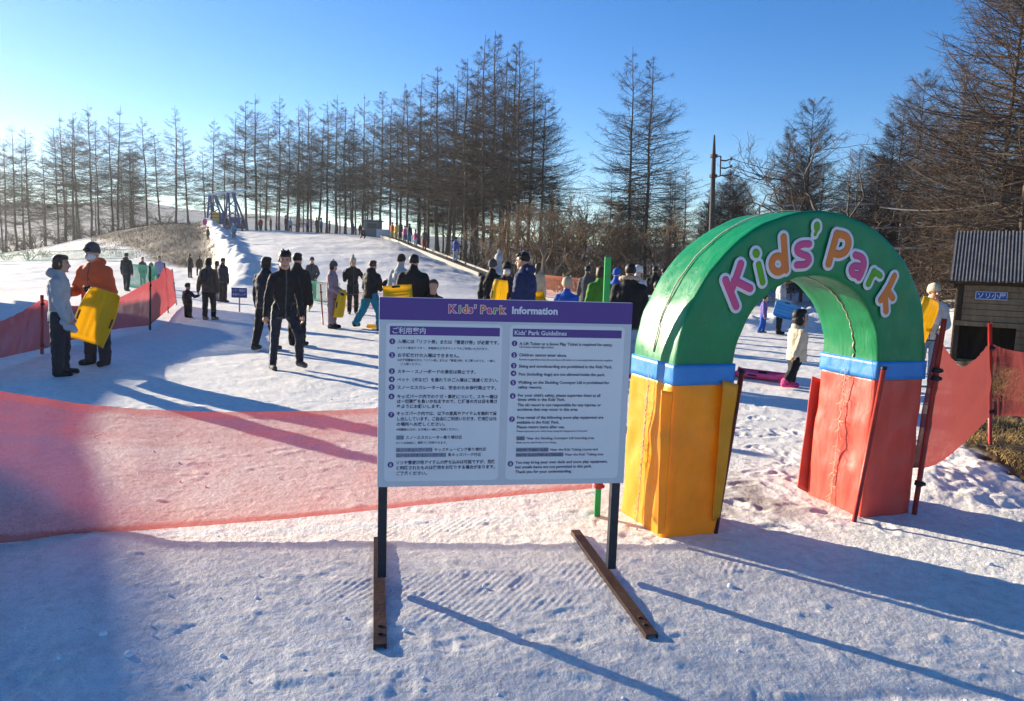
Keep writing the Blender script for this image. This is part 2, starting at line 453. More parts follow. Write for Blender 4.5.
def ground_material():
    t = NT('snow_and_turf')
    geo = t.new('ShaderNodeNewGeometry'); pos = geo.outputs['Position']
    at_ = lambda n: t.new('ShaderNodeAttribute', attribute_name=n).outputs['Fac']
    n1 = t.noise(3.0, 5, .6, pos); n2 = t.noise(45, 4, .65, pos); n3 = t.noise(160, 2, .6, pos)
    snow = t.ramp(n1.outputs['Fac'], [(.25, (.79, .77, .715)), (.75, (.88, .862, .805))]).outputs['Color']
    gr0 = t.ramp(n3.outputs['Fac'], [(.36, (.70, .69, .68)), (.52, (1, 1, 1))]).outputs['Color']
    snow = t.mixc(.75, snow, gr0, 'MULTIPLY')
    gr1 = t.ramp(t.noise(14, 5, .7, pos).outputs['Fac'], [(.36, (.80, .79, .775)), (.56, (1, 1, 1))]).outputs['Color']
    snow = t.mixc(.8, snow, gr1, 'MULTIPLY')
    dc = t.ramp(n2.outputs['Fac'], [(.3, (.20, .16, .12)), (.7, (.46, .40, .33))]).outputs['Color']
    snow = t.mixc(at_('dirt'), snow, dc)
    # scattered needles and grit trodden into the snow
    sp = t.new('ShaderNodeTexVoronoi'); sp.inputs['Scale'].default_value = 9; t.l(pos, sp.inputs['Vector'])
    spm = t.ramp(sp.outputs['Distance'], [(.035, (1, 1, 1)), (.06, (0, 0, 0))]).outputs['Color']
    snow = t.mixc(t.mixc(.6, (0, 0, 0), spm), snow, (.34, .28, .22))
    g1 = t.noise(1.1, 5, .65, pos); g2 = t.noise(26, 4, .7, pos)
    gr = t.ramp(g2.outputs['Fac'], [(.25, (.040, .026, .010)), (.55, (.092, .060, .025)), (.8, (.17, .12, .056))]).outputs['Color']
    gr = t.mixc(t.ramp(g1.outputs['Fac'], [(.4, (0, 0, 0)), (.65, (1, 1, 1))]).outputs['Color'], gr, (.075, .058, .028))
    wd_ = t.ramp(g2.outputs['Fac'], [(.3, (.05, .036, .022)), (.7, (.13, .092, .055))]).outputs['Color']
    c = t.mixc(at_('grass'), snow, gr)
    c = t.mixc(at_('wood'), c, wd_)
    hf = t.noise(.02, 4, .6, pos)
    hc = t.ramp(hf.outputs['Fac'], [(.35, (.05, .055, .045)), (.7, (.16, .17, .17))]).outputs['Color']
    c = t.mixc(at_('hill'), c, hc)
    p = t.new('ShaderNodeBsdfPrincipled'); t.l(c, p.inputs['Base Color'])
    p.inputs['Roughness'].default_value = .62; p.inputs['Specular IOR Level'].default_value = .25
    b1 = t.new('ShaderNodeBump'); b1.inputs['Strength'].default_value = .42; b1.inputs['Distance'].default_value = .02
    t.l(n2.outputs['Fac'], b1.inputs['Height'])
    b2 = t.new('ShaderNodeBump'); b2.inputs['Strength'].default_value = .5; b2.inputs['Distance'].default_value = .006
    t.l(n3.outputs['Fac'], b2.inputs['Height']); t.l(b1.outputs['Normal'], b2.inputs['Normal'])
    t.l(b2.outputs['Normal'], p.inputs['Normal'])
    t.l(p.outputs[0], t.out.inputs['Surface'])
    return t.mat
M_ground = ground_material()
build_ground()
# ------------------------------------------------------------------ shared materials
def tarp(name, col, var=.10, rough=.36, transl=.12):
    t = NT(name)
    p = t.new('ShaderNodeBsdfPrincipled'); p.inputs['Specular IOR Level'].default_value = .45
    tc = t.new('ShaderNodeTexCoord'); o = tc.outputs['Object']
    n = t.noise(4, 4, .6, o)
    c = t.ramp(n.outputs['Fac'], [(.3, tuple(k * (1 - var) for k in col)), (.7, tuple(min(1, k * (1 + var)) for k in col))]).outputs['Color']
    # scuffs and grime
    g = t.noise(13, 6, .7, o)
    c = t.mixc(t.ramp(g.outputs['Fac'], [(.60, (0, 0, 0)), (.78, (.45, .45, .45))]).outputs['Color'], c, tuple(k * .55 + .10 for k in col))
    t.l(c, p.inputs['Base Color'])
    rr = t.ramp(g.outputs['Fac'], [(.3, (rough - .1,) * 3), (.7, (rough + .18,) * 3)]); t.l(rr.outputs['Color'], p.inputs['Roughness'])
    mp = t.new('ShaderNodeMapping'); mp.inputs['Scale'].default_value = (9, 9, 2.5); t.l(o, mp.inputs['Vector'])
    w = t.noise(1, 4, .55, mp.outputs['Vector']); w.inputs['Distortion'].default_value = .8
    fb = t.noise(420, 1, .5, o)
    b = t.new('ShaderNodeBump'); b.inputs['Strength'].default_value = .42; b.inputs['Distance'].default_value = .02
    t.l(w.outputs['Fac'], b.inputs['Height'])
    b2 = t.new('ShaderNodeBump'); b2.inputs['Strength'].default_value = .25; b2.inputs['Distance'].default_value = .001
    t.l(fb.outputs['Fac'], b2.inputs['Height']); t.l(b.outputs['Normal'], b2.inputs['Normal']); t.l(b2.outputs['Normal'], p.inputs['Normal'])
    tr = t.new('ShaderNodeBsdfTranslucent'); t.l(c, tr.inputs['Color'])
    mx = t.new('ShaderNodeMixShader'); mx.inputs[0].default_value = transl
    t.l(p.outputs[0], mx.inputs[1]); t.l(tr.outputs[0], mx.inputs[2]); t.l(mx.outputs[0], t.out.inputs['Surface'])
    return t.mat
M_green = tarp('green_tarp', (.002, .215, .072))
M_yellow = tarp('yellow_tarp', (.85, .35, .010), rough=.34, transl=.25)
M_red = tarp('red_tarp', (.68, .082, .054))
M_blue = tarp('blue_tarp', (.035, .23, .62))
M_rope = mat('pale_rope', (.55, .47, .33), .8, .3, 60)
M_pole_red = mat('red_painted_pole', (.33, .035, .025), .45, .3, 9, .2)
M_pole_brown = mat('brown_pole', (.085, .022, .018), .45, .3, 9, .2)
M_black = mat('black_plastic', (.015, .015, .016), .5)
M_white = mat('white_print', (.62, .63, .66), .5, .04)
M_pink = mat('pink_print', (.58, .075, .20), .5, .06)
M_orange = mat('orange_print', (.64, .18, .03), .5, .06)
M_lime = mat('green_print', (.11, .33, .015), .5, .06)

# ------------------------------------------------------------------ entrance arch
A0 = ground(662, 538); B0 = ground(908, 512)
ax_ = (B0 - A0); ax_.z = 0; AL = ax_.length; ax_.normalize()
ay_ = Vector((-ax_.y, ax_.x, 0))
LEAN = .022                                    # the whole arch leans a little
def AP(u, d, z):                               # along front, depth, height
    return A0 + ax_ * (u + LEAN * z) + ay_ * d + Vector((0, 0, z - .01))
AW, AD, HB, HT = .41, .52, .955, 1.065
RO = AL / 2; RI = RO - AW; UC = AL / 2
def rect_ring(f, nw=10, nd=12, rc=.02):
    """rounded rectangle section; f(s, t) with s across 0..1 (outer to inner), t depth 0..1"""
    pts = []
    e = .045
    S = [0] + [e + (1 - 2 * e) * i / nw for i in range(nw + 1)] + [1]
    T = [e * .8 + (1 - 1.6 * e) * i / nd for i in range(nd + 1)]
    for s in S[1:-1]: pts.append((s, 0))
    pts.append((1 - e * .25, e * .25))
    for k in T: pts.append((1, k))
    pts.append((1 - e * .25, 1 - e * .25))
    for s in reversed(S[1:-1]): pts.append((s, 1))
    pts.append((e * .25, 1 - e * .25))
    for k in reversed(T): pts.append((0, k))
    pts.append((e * .25, e * .25))
    return [f(*p) for p in pts]
def wrinkled(mb, amp, freq, st=(1, 1, 1), seed=0, ridge=.5):
    me = mb.mesh('tmp', [M_black], True)
    bm = bmesh.new(); bm.from_mesh(me); bmesh.ops.recalc_face_normals(bm, faces=bm.faces); bm.normal_update()
    for v in bm.verts:
        p = v.co; q = Vector((p.x * st[0], p.y * st[1], p.z * st[2])) * freq + Vector((seed, seed * 2, 0))
        n = mnoise.noise(q) + .5 * mnoise.noise(q * 2.3) + ridge * (.5 - abs(mnoise.noise(q * 1.3 + Vector((9, 0, 0)))) * 2.2)
        v.co = p + v.normal * (amp * n)
    mb.v = [tuple(v.co) for v in bm.verts]
    mb.f = [tuple(v.index for v in f.verts) for f in bm.faces]
    bm.free(); bpy.data.meshes.remove(me)
    return mb
arch = empty('entrance_arch', A0 + ax_ * UC)
bpy.context.view_layer.update()
def under(o, root):
    """parent a mesh built in world coordinates"""
    o.parent = root; o.matrix_parent_inverse = Matrix.Translation(root.location).inverted(); return o
tag(arch, "green padded arch lettered Kids' Park on one yellow and one red leg", 'arch')
mb = MB(); rings = []
NA = 60
for i in range(-3, NA + 4):
    if i < 0: th = math.pi; zo = HT + i * -(-.03)
    elif i > NA: th = 0; zo = HT - (i - NA) * .03
    else: th = math.pi * (1 - i / NA); zo = HT
    if i < 0: zo = HT + i * .03
    def f(s, t, th=th, zo=zo):
        r = RO - s * AW
        # the tarpaulin is pulled in slightly between the ribs
        return AP(UC + r * math.cos(th), t * AD, zo + r * math.sin(th) * .995)
    rings.append(rect_ring(f))
mb.loft(rings, cap=True); wrinkled(mb, .007, 5.0, seed=3)
under(mb.build('arch_cover', [M_green], None, True), arch)
# lacing seams along the outer back and the inner face
mb = MB()
for rr, dd, th0, th1 in ((RO + .006, AD * .5, .02, .98), (RI - .005, AD * .42, .0, .55)):
    pts = []
    for i in range(50):
        th = math.pi * (th0 + (th1 - th0) * i / 49)
        pts.append(AP(UC + rr * math.cos(th), dd + .006 * math.sin(i * 1.7), HT + rr * math.sin(th)))
    mb.tube(pts, .0045, 5)
under(mb.build('seam_cord', [M_rope], None, True), arch)
for which, (u0, u1, M) in enumerate(((0, AW, M_yellow), (AL - AW, AL, M_red))):
    def sect(z, grow=0.0, u0=u0, u1=u1):
        return rect_ring(lambda s, t: AP(u0 - grow + s * (u1 - u0 + 2 * grow), -grow + t * (AD + 2 * grow), z))
    b = MB(); b.loft([sect(z, .013) for z in np.linspace(HB, HT + .015, 6)]); wrinkled(b, .0025, 7, seed=which)
    under(b.build('blue_band', [M_blue], None, True), arch)
    b = MB(); b.loft([sect(z, .002 + .006 * math.sin(z * 3 + which)) for z in np.linspace(-.01, HB + .012, 34)])
    wrinkled(b, .012, 6.0, (1, 1, .42), seed=5 + which * 3, ridge=.9)
    lg = under(b.build('leg_cover', [M], None, True), arch)
    # frayed lacing down the side that faces the sun
    b = MB(); pts = []
    uu = u0 - .028 if which == 0 else u0 - .026
    for i in range(26):
        z = .02 + (HB + .02) * i / 25
        pts.append(AP(uu, AD * .48 + .005 * math.sin(i * 2.1) + .02 * (1 - z), z))
    b.tube(pts, [.0024 + .002 * random.random() for _ in pts], 5)
    for i in range(46):
        p = random.choice(pts) + Vector((-.004, 0, 0)); a = random.uniform(-1.5, 1.5); L = random.uniform(.02, .07)
        b.tube([p, p + ay_ * (L * .5 * math.sin(a)) + Vector((-.008, 0, -L * .4)), p + ay_ * (L * math.sin(a)) + Vector((-.004, 0, -L * abs(math.cos(a)) - .01))], .0014, 4)
    under(b.build('lacing', [M_rope], None, True), arch)
# loose flaps, each held by a pole
def flap(name, M, quad, parent, seed):
    P = [Vector(p) for p in quad]          # bottom-a, bottom-b, top-b, top-a
    n = (P[1] - P[0]).cross(P[3] - P[0]).normalized()
    nu, nv = 8, 26; fr, bk = [], []
    for j in range(nv + 1):
        for i in range(nu + 1):
            a = i / nu; c = j / nv
            p = (P[0] * (1 - a) + P[1] * a) * (1 - c) + (P[3] * (1 - a) + P[2] * a) * c
            p = p + n * (.012 * mnoise.noise(p * 5 + Vector((seed, 0, 0))) + .006)
            fr.append(p + n * .006); bk.append(p - n * .006)
    b = MB(); N = len(fr); vs_ = fr + bk; fs = []
    w = nu + 1
    for j in range(nv):
        for i in range(nu):
            k = j * w + i
            fs.append((k, k + 1, k + 1 + w, k + w)); fs.append((N + k, N + k + w, N + k + 1 + w, N + k + 1))
    edge = [i for i in range(w)] + [j * w + nu for j in range(1, nv + 1)] + [nv * w + i for i in reversed(range(nu))] + [j * w for j in reversed(range(1, nv))]
    for k in range(len(edge)):
        a, c = edge[k], edge[(k + 1) % len(edge)]
        fs.append((a, N + a, N + c, c))
    b.add(vs_, fs); return under(b.build(name, [M], None, True), parent)
nrm = ay_
def front(px, py, d=0): return on_plane(px, py, A0 + ay_ * d, nrm)
flap('flap', M_yellow, [front(712, 521, -.03), front(719, 516, -.03), front(737, 384, -.03), front(722, 380, -.03)], arch, 1)
flap('flap', M_yellow, [front(657, 533, -.03), front(664, 533, -.035), front(672, 392, -.035), front(661, 390, -.03)], arch, 4)
bk = AD + .06
flap('flap', M_red, [front(797, 487, bk), front(810, 494, bk - .03), front(831, 383, bk - .03), front(812, 376, bk)], arch, 2)
def pole(name, M, a, b, r, parent, capm=None):
    o = MB(); o.tube([a, a * .5 + b * .5, b], r, 10)
    ob = under(o.build(name, [M], None, True), parent)
    if capm:
        t = (b - a).normalized(); c = MB(); c.tube([b - t * .012, b + t * .012], r * 1.18, 10)
        e = c.build('pole_cap', [capm], None, True); under(e, parent); 
    return ob
pole('pole', M_pole_brown, front(715, 534, .0) , front(742, 371, .0), .017, arch, M_black)
pole('pole', M_pole_red, front(854, 522, -.05), front(884, 368, -.05), .016, arch, M_black)
pole('pole', M_pole_brown, front(902, 510, .10), front(921, 352, .10), .017, arch, M_black)

# lettering: rounded strokes lying on the front of the arch
def L_(cx, cy): return front(705 + cx / 4.876, 205 + cy / 4.876, -.006)
def arc(cx, cy, rx, ry, a0, a1, n=14):
    return [(cx + rx * math.cos(R(a0 + (a1 - a0) * i / n)), cy + ry * math.sin(R(a0 + (a1 - a0) * i / n))) for i in range(n + 1)]
letters = [
 (M_pink, 17.5, [[(97, 366), (148, 493)], [(171, 287), (150, 350), (126, 412)], [(140, 368), (216, 406)]]),
 (M_lime, 15, [[(258, 290), (277, 376)]]), (M_lime, 19, [[(245, 234), (246, 237)]]),
 (M_orange, 17, [[(379, 157), (390, 316)], arc(352, 288, 31, 38, 0, 360, 20)]),
 (M_pink, 16.5, [[(503, 190), (470, 191), (448, 204), (447, 226), (468, 240), (494, 250), (501, 270), (484, 288), (444, 292)]]),
 (M_lime, 17, [[(541, 100), (541, 112)]]), (M_lime, 8, [[(543, 115), (531, 145)]]),
 (M_orange, 18, [[(637, 140), (597, 286)], [(640, 141), (680, 152), (694, 183), (682, 222), (650, 240), (618, 232)]]),
 (M_pink, 17, [[(728, 244), (758, 256), (769, 285), (758, 325), (745, 352)], [(757, 300), (722, 298), (708, 315), (718, 337), (748, 340)]]),
 (M_lime, 15, [[(818, 322), (790, 384)], [(807, 345), (828, 331), (848, 344)]]),
 (M_orange, 16.5, [[(917, 346), (886, 408), (850, 462)], [(882, 412), (908, 452)], [(872, 436), (876, 517)]]),
]
def curve_through(K, n):
    K = [K[0] * 2 - K[1]] + K + [K[-1] * 2 - K[-2]]; o = []; m_ = len(K) - 3
    for i in range(n):
        t = i / (n - 1) * m_; s = min(int(t), m_ - 1); t -= s; a, b, c, d = K[s:s + 4]
        o.append(.5 * ((2 * b) + (c - a) * t + (2 * a - 5 * b + 4 * c - d) * t * t + (3 * b - a - 3 * c + d) * t ** 3))
    return o
def stroke(mb, pts, rad, th, lift):
    P = [L_(*p) for p in pts]
    if len(P) > 2: P = curve_through(P, 5 * len(P))
    if len(P) == 2: P = [P[0].lerp(P[1], i / 4) for i in range(5)]
    r = rad * .00133 * (A0.y / 4.5)
    n = -nrm
    ends = [P[0]] + P + [P[-1]]
    rings = []; N = 14
    def ringat(p, t, k):
        s = t.cross(n).normalized()
        return [p + s * (r * k * math.cos(2 * math.pi * i / N)) + n * (lift + th * k * math.sin(2 * math.pi * i / N)) for i in range(N)]
    T = [(P[min(i + 1, len(P) - 1)] - P[max(i - 1, 0)]).normalized() for i in range(len(P))]
    for a in (85, 60, 35, 15): rings.append(ringat(P[0] - T[0] * r * math.sin(R(a)), T[0], math.cos(R(a))))
    for p, t in zip(P, T): rings.append(ringat(p, t, 1))
    for a in (15, 35, 60, 85): rings.append(ringat(P[-1] + T[-1] * r * math.sin(R(a)), T[-1], math.cos(R(a))))
    mb.loft(rings)
out = MB(); ins = MB()
ml = [M_pink, M_lime, M_orange]
for k, (M, rad, strokes) in enumerate(letters):
    for s in strokes:
        stroke(out, s, rad * 1.1 + 15, .004, .004 + .0004 * k)
        ins.mi = ml.index(M); stroke(ins, s, rad * 1.12, .006, .0065 + .0004 * k)
lo = under(out.build('lettering_border', [M_white], None, True), arch)
li = under(ins.build('lettering', ml, None, True), arch)

# ------------------------------------------------------------------ information board
def text_mesh(s, size, bold=0, res=2, align='LEFT'):
    c = bpy.data.curves.new('t', 'FONT'); c.body = s; c.size = size; c.offset = bold; c.resolution_u = res; c.align_x = align
    c.fill_mode = 'BOTH' if hasattr(c, 'fill_mode') else c.fill_mode
    o = bpy.data.objects.new('t', c); COL.objects.link(o)
    dg = bpy.context.evaluated_depsgraph_get()
    me = bpy.data.meshes.new_from_object(o.evaluated_get(dg))
    v = np.zeros(len(me.vertices) * 3, np.float32); me.vertices.foreach_get('co', v)
    fs = [tuple(p.vertices) for p in me.polygons]
    bpy.data.objects.remove(o); bpy.data.curves.remove(c); bpy.data.meshes.remove(me)
    return v.reshape(-1, 3), fs
P_, Q_ = ground(380, 590), ground(609, 581)
sx = (Q_ - P_); sx.z = 0; sx.normalize(); sn = Vector((sx.y, -sx.x, 0))     # sn: towards the camera
BL = on_plane(377, 487, P_, sn); TR = on_plane(633, 303.5, P_, sn)
BW = (TR - BL).dot(sx); BZ0 = BL.z - .002; BZ1 = 1.462; BH = BZ1 - BZ0
BO = Vector((BL.x, BL.y, BZ1))
board = empty('information_board', (BO + sx * BW / 2) * 1)
board.location.z = 0
tag(board, "white park rules board with purple header standing on two dark posts", 'sign')
def bp(u, v, d=0): return BO + sx * u - Vector((0, 0, v)) + sn * d      # u right, v down, d out
M_panel = mat('board_face', (.52, .555, .585), .35, .02, 3)
M_sheet = mat('board_sheet', (.65, .685, .70), .35, .015, 3)
M_purple = mat('purple_print', (.085, .042, .235), .35, .03, 3)
M_ink = mat('dark_ink', (.035, .033, .085), .5, .02)
M_tagbg = mat('grey_print', (.27, .29, .36), .5, .02)
M_steel_dark = mat('dark_steel_post', (.022, .027, .036), .38, .2, 8, .15)
M_rust = mat('brown_steel_rail', (.055, .028, .019), .55, .5, 7, .4)
b = MB(); b.hexa([bp(0, BH, -.028), bp(BW, BH, -.028), bp(BW, BH, 0), bp(0, BH, 0), bp(0, 0, -.028), bp(BW, 0, -.028), bp(BW, 0, 0), bp(0, 0, 0)])
under(b.build('board_panel', [M_panel], None, False, .004), board)
def rrect(mb, u0, v0, u1, v1, r, d):
    pts = []
    for (cx, cy, a) in ((u1 - r, v0 + r, -90), (u1 - r, v1 - r, 0), (u0 + r, v1 - r, 90), (u0 + r, v0 + r, 180)):
        for i in range(7):
            t = R(a + 15 * i); pts.append(bp(cx + r * math.cos(t), cy + r * math.sin(t), d))
    mb.add(pts, [tuple(reversed(range(len(pts))))])
hb = MB(); rrect(hb, .001, .001, BW - .001, .108, .003, .001); under(hb.build('header', [M_purple], None), board)
sh = MB(); rrect(sh, .034, .122, .598, .905, .022, .001); rrect(sh, .636, .122, BW - .036, .905, .022, .001)
under(sh.build('text_sheet', [M_sheet], None), board)
bars = MB(); tx = MB(); tw = MB(); tg = MB()
def put(mb, s, u, v, size, maxw=None, bold=0, d=.003, align='LEFT'):
    V, fs = text_mesh(s, size, bold, align=align)
    if not len(V): return 0
    w = V[:, 0].max(); k = 1 if not maxw or w <= maxw else maxw / w
    mb.add([bp(u + x * k, v - y, d) for x, y, z in V.tolist()], fs); return w * k
vl = lambda y: (y / 3.337 - 6.5) * .004932
vr = lambda y: (y / 3.337 - 11.2) * .00509
for a in ((.052, .138, .585, .180), (.650, .140, BW - .052, .180)):
    hbm = MB(); rrect(hbm, *a, .002, .002); under(hbm.build('heading_bar', [M_purple], None), board)
put(tw, 'ご利用案内', .060, .171, .033, None, .0006, .004); put(tw, "Kids' Park Guidelines", .657, .170, .031, None, .0006, .004)
JA = [(1, 165, [(165, 1, '入場には「リフト券」または「雪遊び券」が必要です。'), (186, 0, '※リフト券はナイター、早朝券などのチケットでもご利用いただけます。')]),
 (2, 210, [(210, 1, 'お子様だけの入場はできません。'), (226, 0, '※必ず保護者の方も「リフト券」または「雪遊び券」をご購入のうえ、一緒に'), (239, 0, '　ご入場ください。')]),
 (3, 263, [(264, 1, 'スキー・スノーボードの滑走は禁止です。')]),
 (4, 290, [(291, 1, 'ペット（犬など）を連れてのご入場はご遠慮ください。')]),
 (5, 316, [(317, 1, 'スノーエスカレーターは、安全のため歩行禁止です。')]),
 (6, 347, [(347, 1, 'キッズパーク内でのケガ・事故について、スキー場側'), (363, 1, 'は一切責任を負いかねますので、保護者の方は目を離さ'), (380, 1, 'ぬようにお願いします。')]),
 (7, 408, [(404, 1, 'キッズパーク内では、以下の遊具やアイテムを無料で貸'), (422, 1, 'し出ししています。ご自由にご利用いただき、使用後は元'), (440, 1, 'の場所へお戻しください。'), (458, 0, '※保護者の方が、お子様と一緒にご利用ください。'),
   (485, 2, 'ソリ|スノーエスカレーター乗り場付近'), (503, 0, '※ソリは自由に、無料でご利用できます。'),
   (527, 2, 'スノーチューブ・ソリ|キッズチュービング乗り場付近'), (545, 2, 'スノーストライダー＆スノースクーター|奥キッズパーク付近')]),
 (8, 577, [(570, 1, 'ソリや雪遊び用アイテムの持ち込みは可能ですが、危険'), (588, 1, 'と判断されたものは使用をお断りする場合があります。'), (607, 1, 'ご了承ください。')])]
EN = [(1, 177, [(177, 1, 'A Lift Ticket or a Snow Play Ticket is required for entry.'), (188, 0, 'Lift tickets include night tickets.')]),
 (2, 215, [(214, 1, 'Children cannot enter alone.'), (229, 0, 'Parents or guardians must also purchase a lift ticket or a snow play ticket and enter together.')]),
 (3, 250, [(251, 1, "Skiing and snowboarding are prohibited in the Kids' Park.")]),
 (4, 275, [(277, 1, 'Pets (including dogs) are not allowed inside the park.')]),
 (5, 306, [(304, 1, 'Walking on the Sledding Conveyor Lift is prohibited for'), (320, 1, 'safety reasons.')]),
 (6, 350, [(347, 1, "For your child's safety, please supervise them at all"), (361, 1, "times while in the Kids' Park."), (379, 1, 'The ski resort is not responsible for any injuries or'), (394, 1, 'accidents that may occur in this area.')]),
 (7, 427, [(421, 1, 'Free rental of the following snow play equipment are'), (437, 1, "available in the Kids' Park."), (453, 1, 'Please return items after use.'), (467, 0, 'Please supervise your child when using the equipment in the park.'),
   (491, 2, 'SLED|Near the Sledding Conveyor Lift boarding area'), (505, 0, 'Sleds can be used freely at no charge.'),
   (530, 2, 'SNOW TUBES / SLED|Near the Kids Tubing course and'), (547, 2, "SNOW SCOOTERS & STRIDERS|Near the Kids' Tubing area")]),
 (8, 577, [(572, 1, 'You may bring your own sleds and snow play equipment,'), (588, 1, 'but unsafe items are not permitted in this park.'), (604, 1, 'Thank you for your understanding.')])]
for ITEMS, u0, vf, maxw in ((JA, .072, vl, .505), (EN, .668, vr, .495)):
    for num, y, lines in ITEMS:
        c = (u0 - .008, vf(y)); pts = []
        for i in range(20):
            t = 2 * math.pi * i / 20; pts.append(bp(c[0] + .0145 * math.cos(t), c[1] + .0145 * math.sin(t), .002))
        bars = MB(); bars.add(pts, [tuple(reversed(range(20)))]); under(bars.build('number_badge', [M_purple], None), board)
        nm_ = MB(); put(nm_, str(num), c[0] - .0055, c[1] + .0075, .022, None, .0004, .004); under(nm_.build('numeral', [M_white], None), board)
        for ly, st, s in lines:
            v = vf(ly); u = u0 + .017
            if st == 2:
                a, s2 = s.split('|')
                big = .0185
                w = put(tx, a, u + .003, v + .0065, big * .95, .24 if len(a) > 10 else None, .0002, .0035)
                tg = MB(); rrect(tg, u, v - .0105, u + w + .006, v + .0105, .001, .002); under(tg.build('text_highlight', [M_tagbg], None), board)
                put(tx, s2, u + w + .014, v + .0065, big, maxw - w - .03, .00025)
            else:
                put(tx, s, u, v + (.0075 if st else .005), .0208 if st else .0138, maxw - .012, .0004 if st else .00015)
put(tw, 'Information', .640, .066, .049, .27, .0018, .004)
cols = [M_pink, M_orange, M_lime]
kp_o = MB(); kp = MB(); u = .330
for ch, mi in (('K', 0), ('i', 2), ('d', 1), ('s', 0), ("'", 2), (' ', 0), ('P', 1), ('a', 0), ('r', 2), ('k', 1)):
    if ch == ' ': u += .014; continue
    V, fs = text_mesh(ch, .053, .0046)
    kp_o.add([bp(u + x, .067 - yy, .0025 + .0003 * (len(kp_o.v) % 3)) for x, yy, z in V.tolist()], fs)
    V2, fs2 = text_mesh(ch, .053, .0012); kp.mi = mi
    kp.add([bp(u + x, .067 - yy, .0042) for x, yy, z in V2.tolist()], fs2)
    u += V[:, 0].max() + .0035
kp_o_ob = kp_o.build('title_lettering_border', [mat('pale_print', (.72, .58, .64), .5, .02)], None); under(kp_o_ob, board)
under(kp.build('title_lettering', [mat('pink_title', (.50, .05, .14), .5, .02), mat('orange_title', (.52, .15, .03), .5, .02), mat('green_title', (.10, .28, .03), .5, .02)], None), board)
under(tx.build('rule_lettering', [M_ink], None), board)
under(tw.build('heading_lettering', [mat('white_text', (.66, .68, .74), .5, .02)], None), board)
for k, (P, u) in enumerate(((P_, .028), (Q_, BW - .030))):
    base = bp(u, 0, -.031 - .0225); base.z = 0
    b = MB(); b.box(base + Vector((0, 0, (BZ1 - .06 + .05) / 2)), (.045, .045, BZ1 - .06 - .05), (sx, sn, Vector((0, 0, 1))))
    under(b.build('post', [M_steel_dark], None, False, .003), board)
    if k == 0: f0, f1 = ground(378.5, 541), ground(380, 650)
    else: f0, f1 = ground(575, 534), ground(652, 640)
    up = Vector((0, 0, 1)); t = (f1 - f0).normalized(); s = t.cross(up)
    b = MB(); h = .042; c = (f0 + f1) / 2; L = (f1 - f0).length
    c = Vector((c.x, c.y, tz(c.x, c.y) + .024))
    b.box(c, (.056, L, .006), (s, t, up)); b.box(c + s * .026 + up * -.018, (.005, L - .002, .03), (s, t, up)); b.box(c - s * .026 + up * -.018, (.005, L - .002, .03), (s, t, up))
    b.box(c + up * .0065 + t * (L * .5 - .09), (.018, .018, .007), (s, t, up)); b.box(c + up * .0065 + t * (L * .5 - .16), (.018, .018, .007), (s, t, up))
    under(b.build('base_rail', [M_rust], None, False, .001), board)
# ------------------------------------------------------------------ safety nets and posts
def net_mat(name, col, cover=.5, transl=.45):
    t = NT(name)
    a = t.new('ShaderNodeAttribute', attribute_name='gather').outputs['Fac']
    tc = t.new('ShaderNodeTexCoord'); n = t.noise(5, 4, .6, tc.outputs['Object'])
    d = t.new('ShaderNodeBsdfDiffuse'); d.inputs['Color'].default_value = (*col, 1)
    tr = t.new('ShaderNodeBsdfTranslucent'); tr.inputs['Color'].default_value = (*col, 1)
    m1 = t.new('ShaderNodeMixShader'); m1.inputs[0].default_value = transl
    t.l(d.outputs[0], m1.inputs[1]); t.l(tr.outputs[0], m1.inputs[2])
    tp = t.new('ShaderNodeBsdfTransparent')
    nf = t.noise(70, 3, .6, tc.outputs['Object']); na = t.new('ShaderNodeMath', operation='ADD'); t.l(n.outputs['Fac'], na.inputs[0]); t.l(nf.outputs['Fac'], na.inputs[1])
    ma = t.new('ShaderNodeMath', operation='MULTIPLY_ADD'); t.l(na.outputs[0], ma.inputs[0]); ma.inputs[1].default_value = .30; ma.inputs[2].default_value = cover - .30
    ad = t.new('ShaderNodeMath', operation='ADD'); ad.use_clamp = True; t.l(ma.outputs[0], ad.inputs[0]); t.l(a, ad.inputs[1])
    # a weave covers more when seen at a slant: 1 - (1 - c) ** (1 / cos)
    ge = t.new('ShaderNodeNewGeometry'); dt = t.new('ShaderNodeVectorMath', operation='DOT_PRODUCT'); t.l(ge.outputs['Normal'], dt.inputs[0]); t.l(ge.outputs['Incoming'], dt.inputs[1])
    ab = t.new('ShaderNodeMath', operation='ABSOLUTE'); t.l(dt.outputs['Value'], ab.inputs[0])
    mn = t.new('ShaderNodeMath', operation='MAXIMUM'); t.l(ab.outputs[0], mn.inputs[0]); mn.inputs[1].default_value = .25
    iv = t.new('ShaderNodeMath', operation='DIVIDE'); iv.inputs[0].default_value = 1; t.l(mn.outputs[0], iv.inputs[1])
    om = t.new('ShaderNodeMath', operation='SUBTRACT'); om.inputs[0].default_value = 1; t.l(ad.outputs[0], om.inputs[1])
    pw = t.new('ShaderNodeMath', operation='POWER'); t.l(om.outputs[0], pw.inputs[0]); t.l(iv.outputs[0], pw.inputs[1])
    cv_ = t.new('ShaderNodeMath', operation='SUBTRACT'); cv_.inputs[0].default_value = 1; t.l(pw.outputs[0], cv_.inputs[1])
    mx = t.new('ShaderNodeMixShader'); t.l(cv_.outputs[0], mx.inputs[0]); t.l(tp.outputs[0], mx.inputs[1]); t.l(m1.outputs[0], mx.inputs[2])
    t.l(mx.outputs[0], t.out.inputs['Surface']); return t.mat
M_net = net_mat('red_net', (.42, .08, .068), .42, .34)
M_net_side = net_mat('dusty_red_net', (.27, .062, .058), .56, .35)
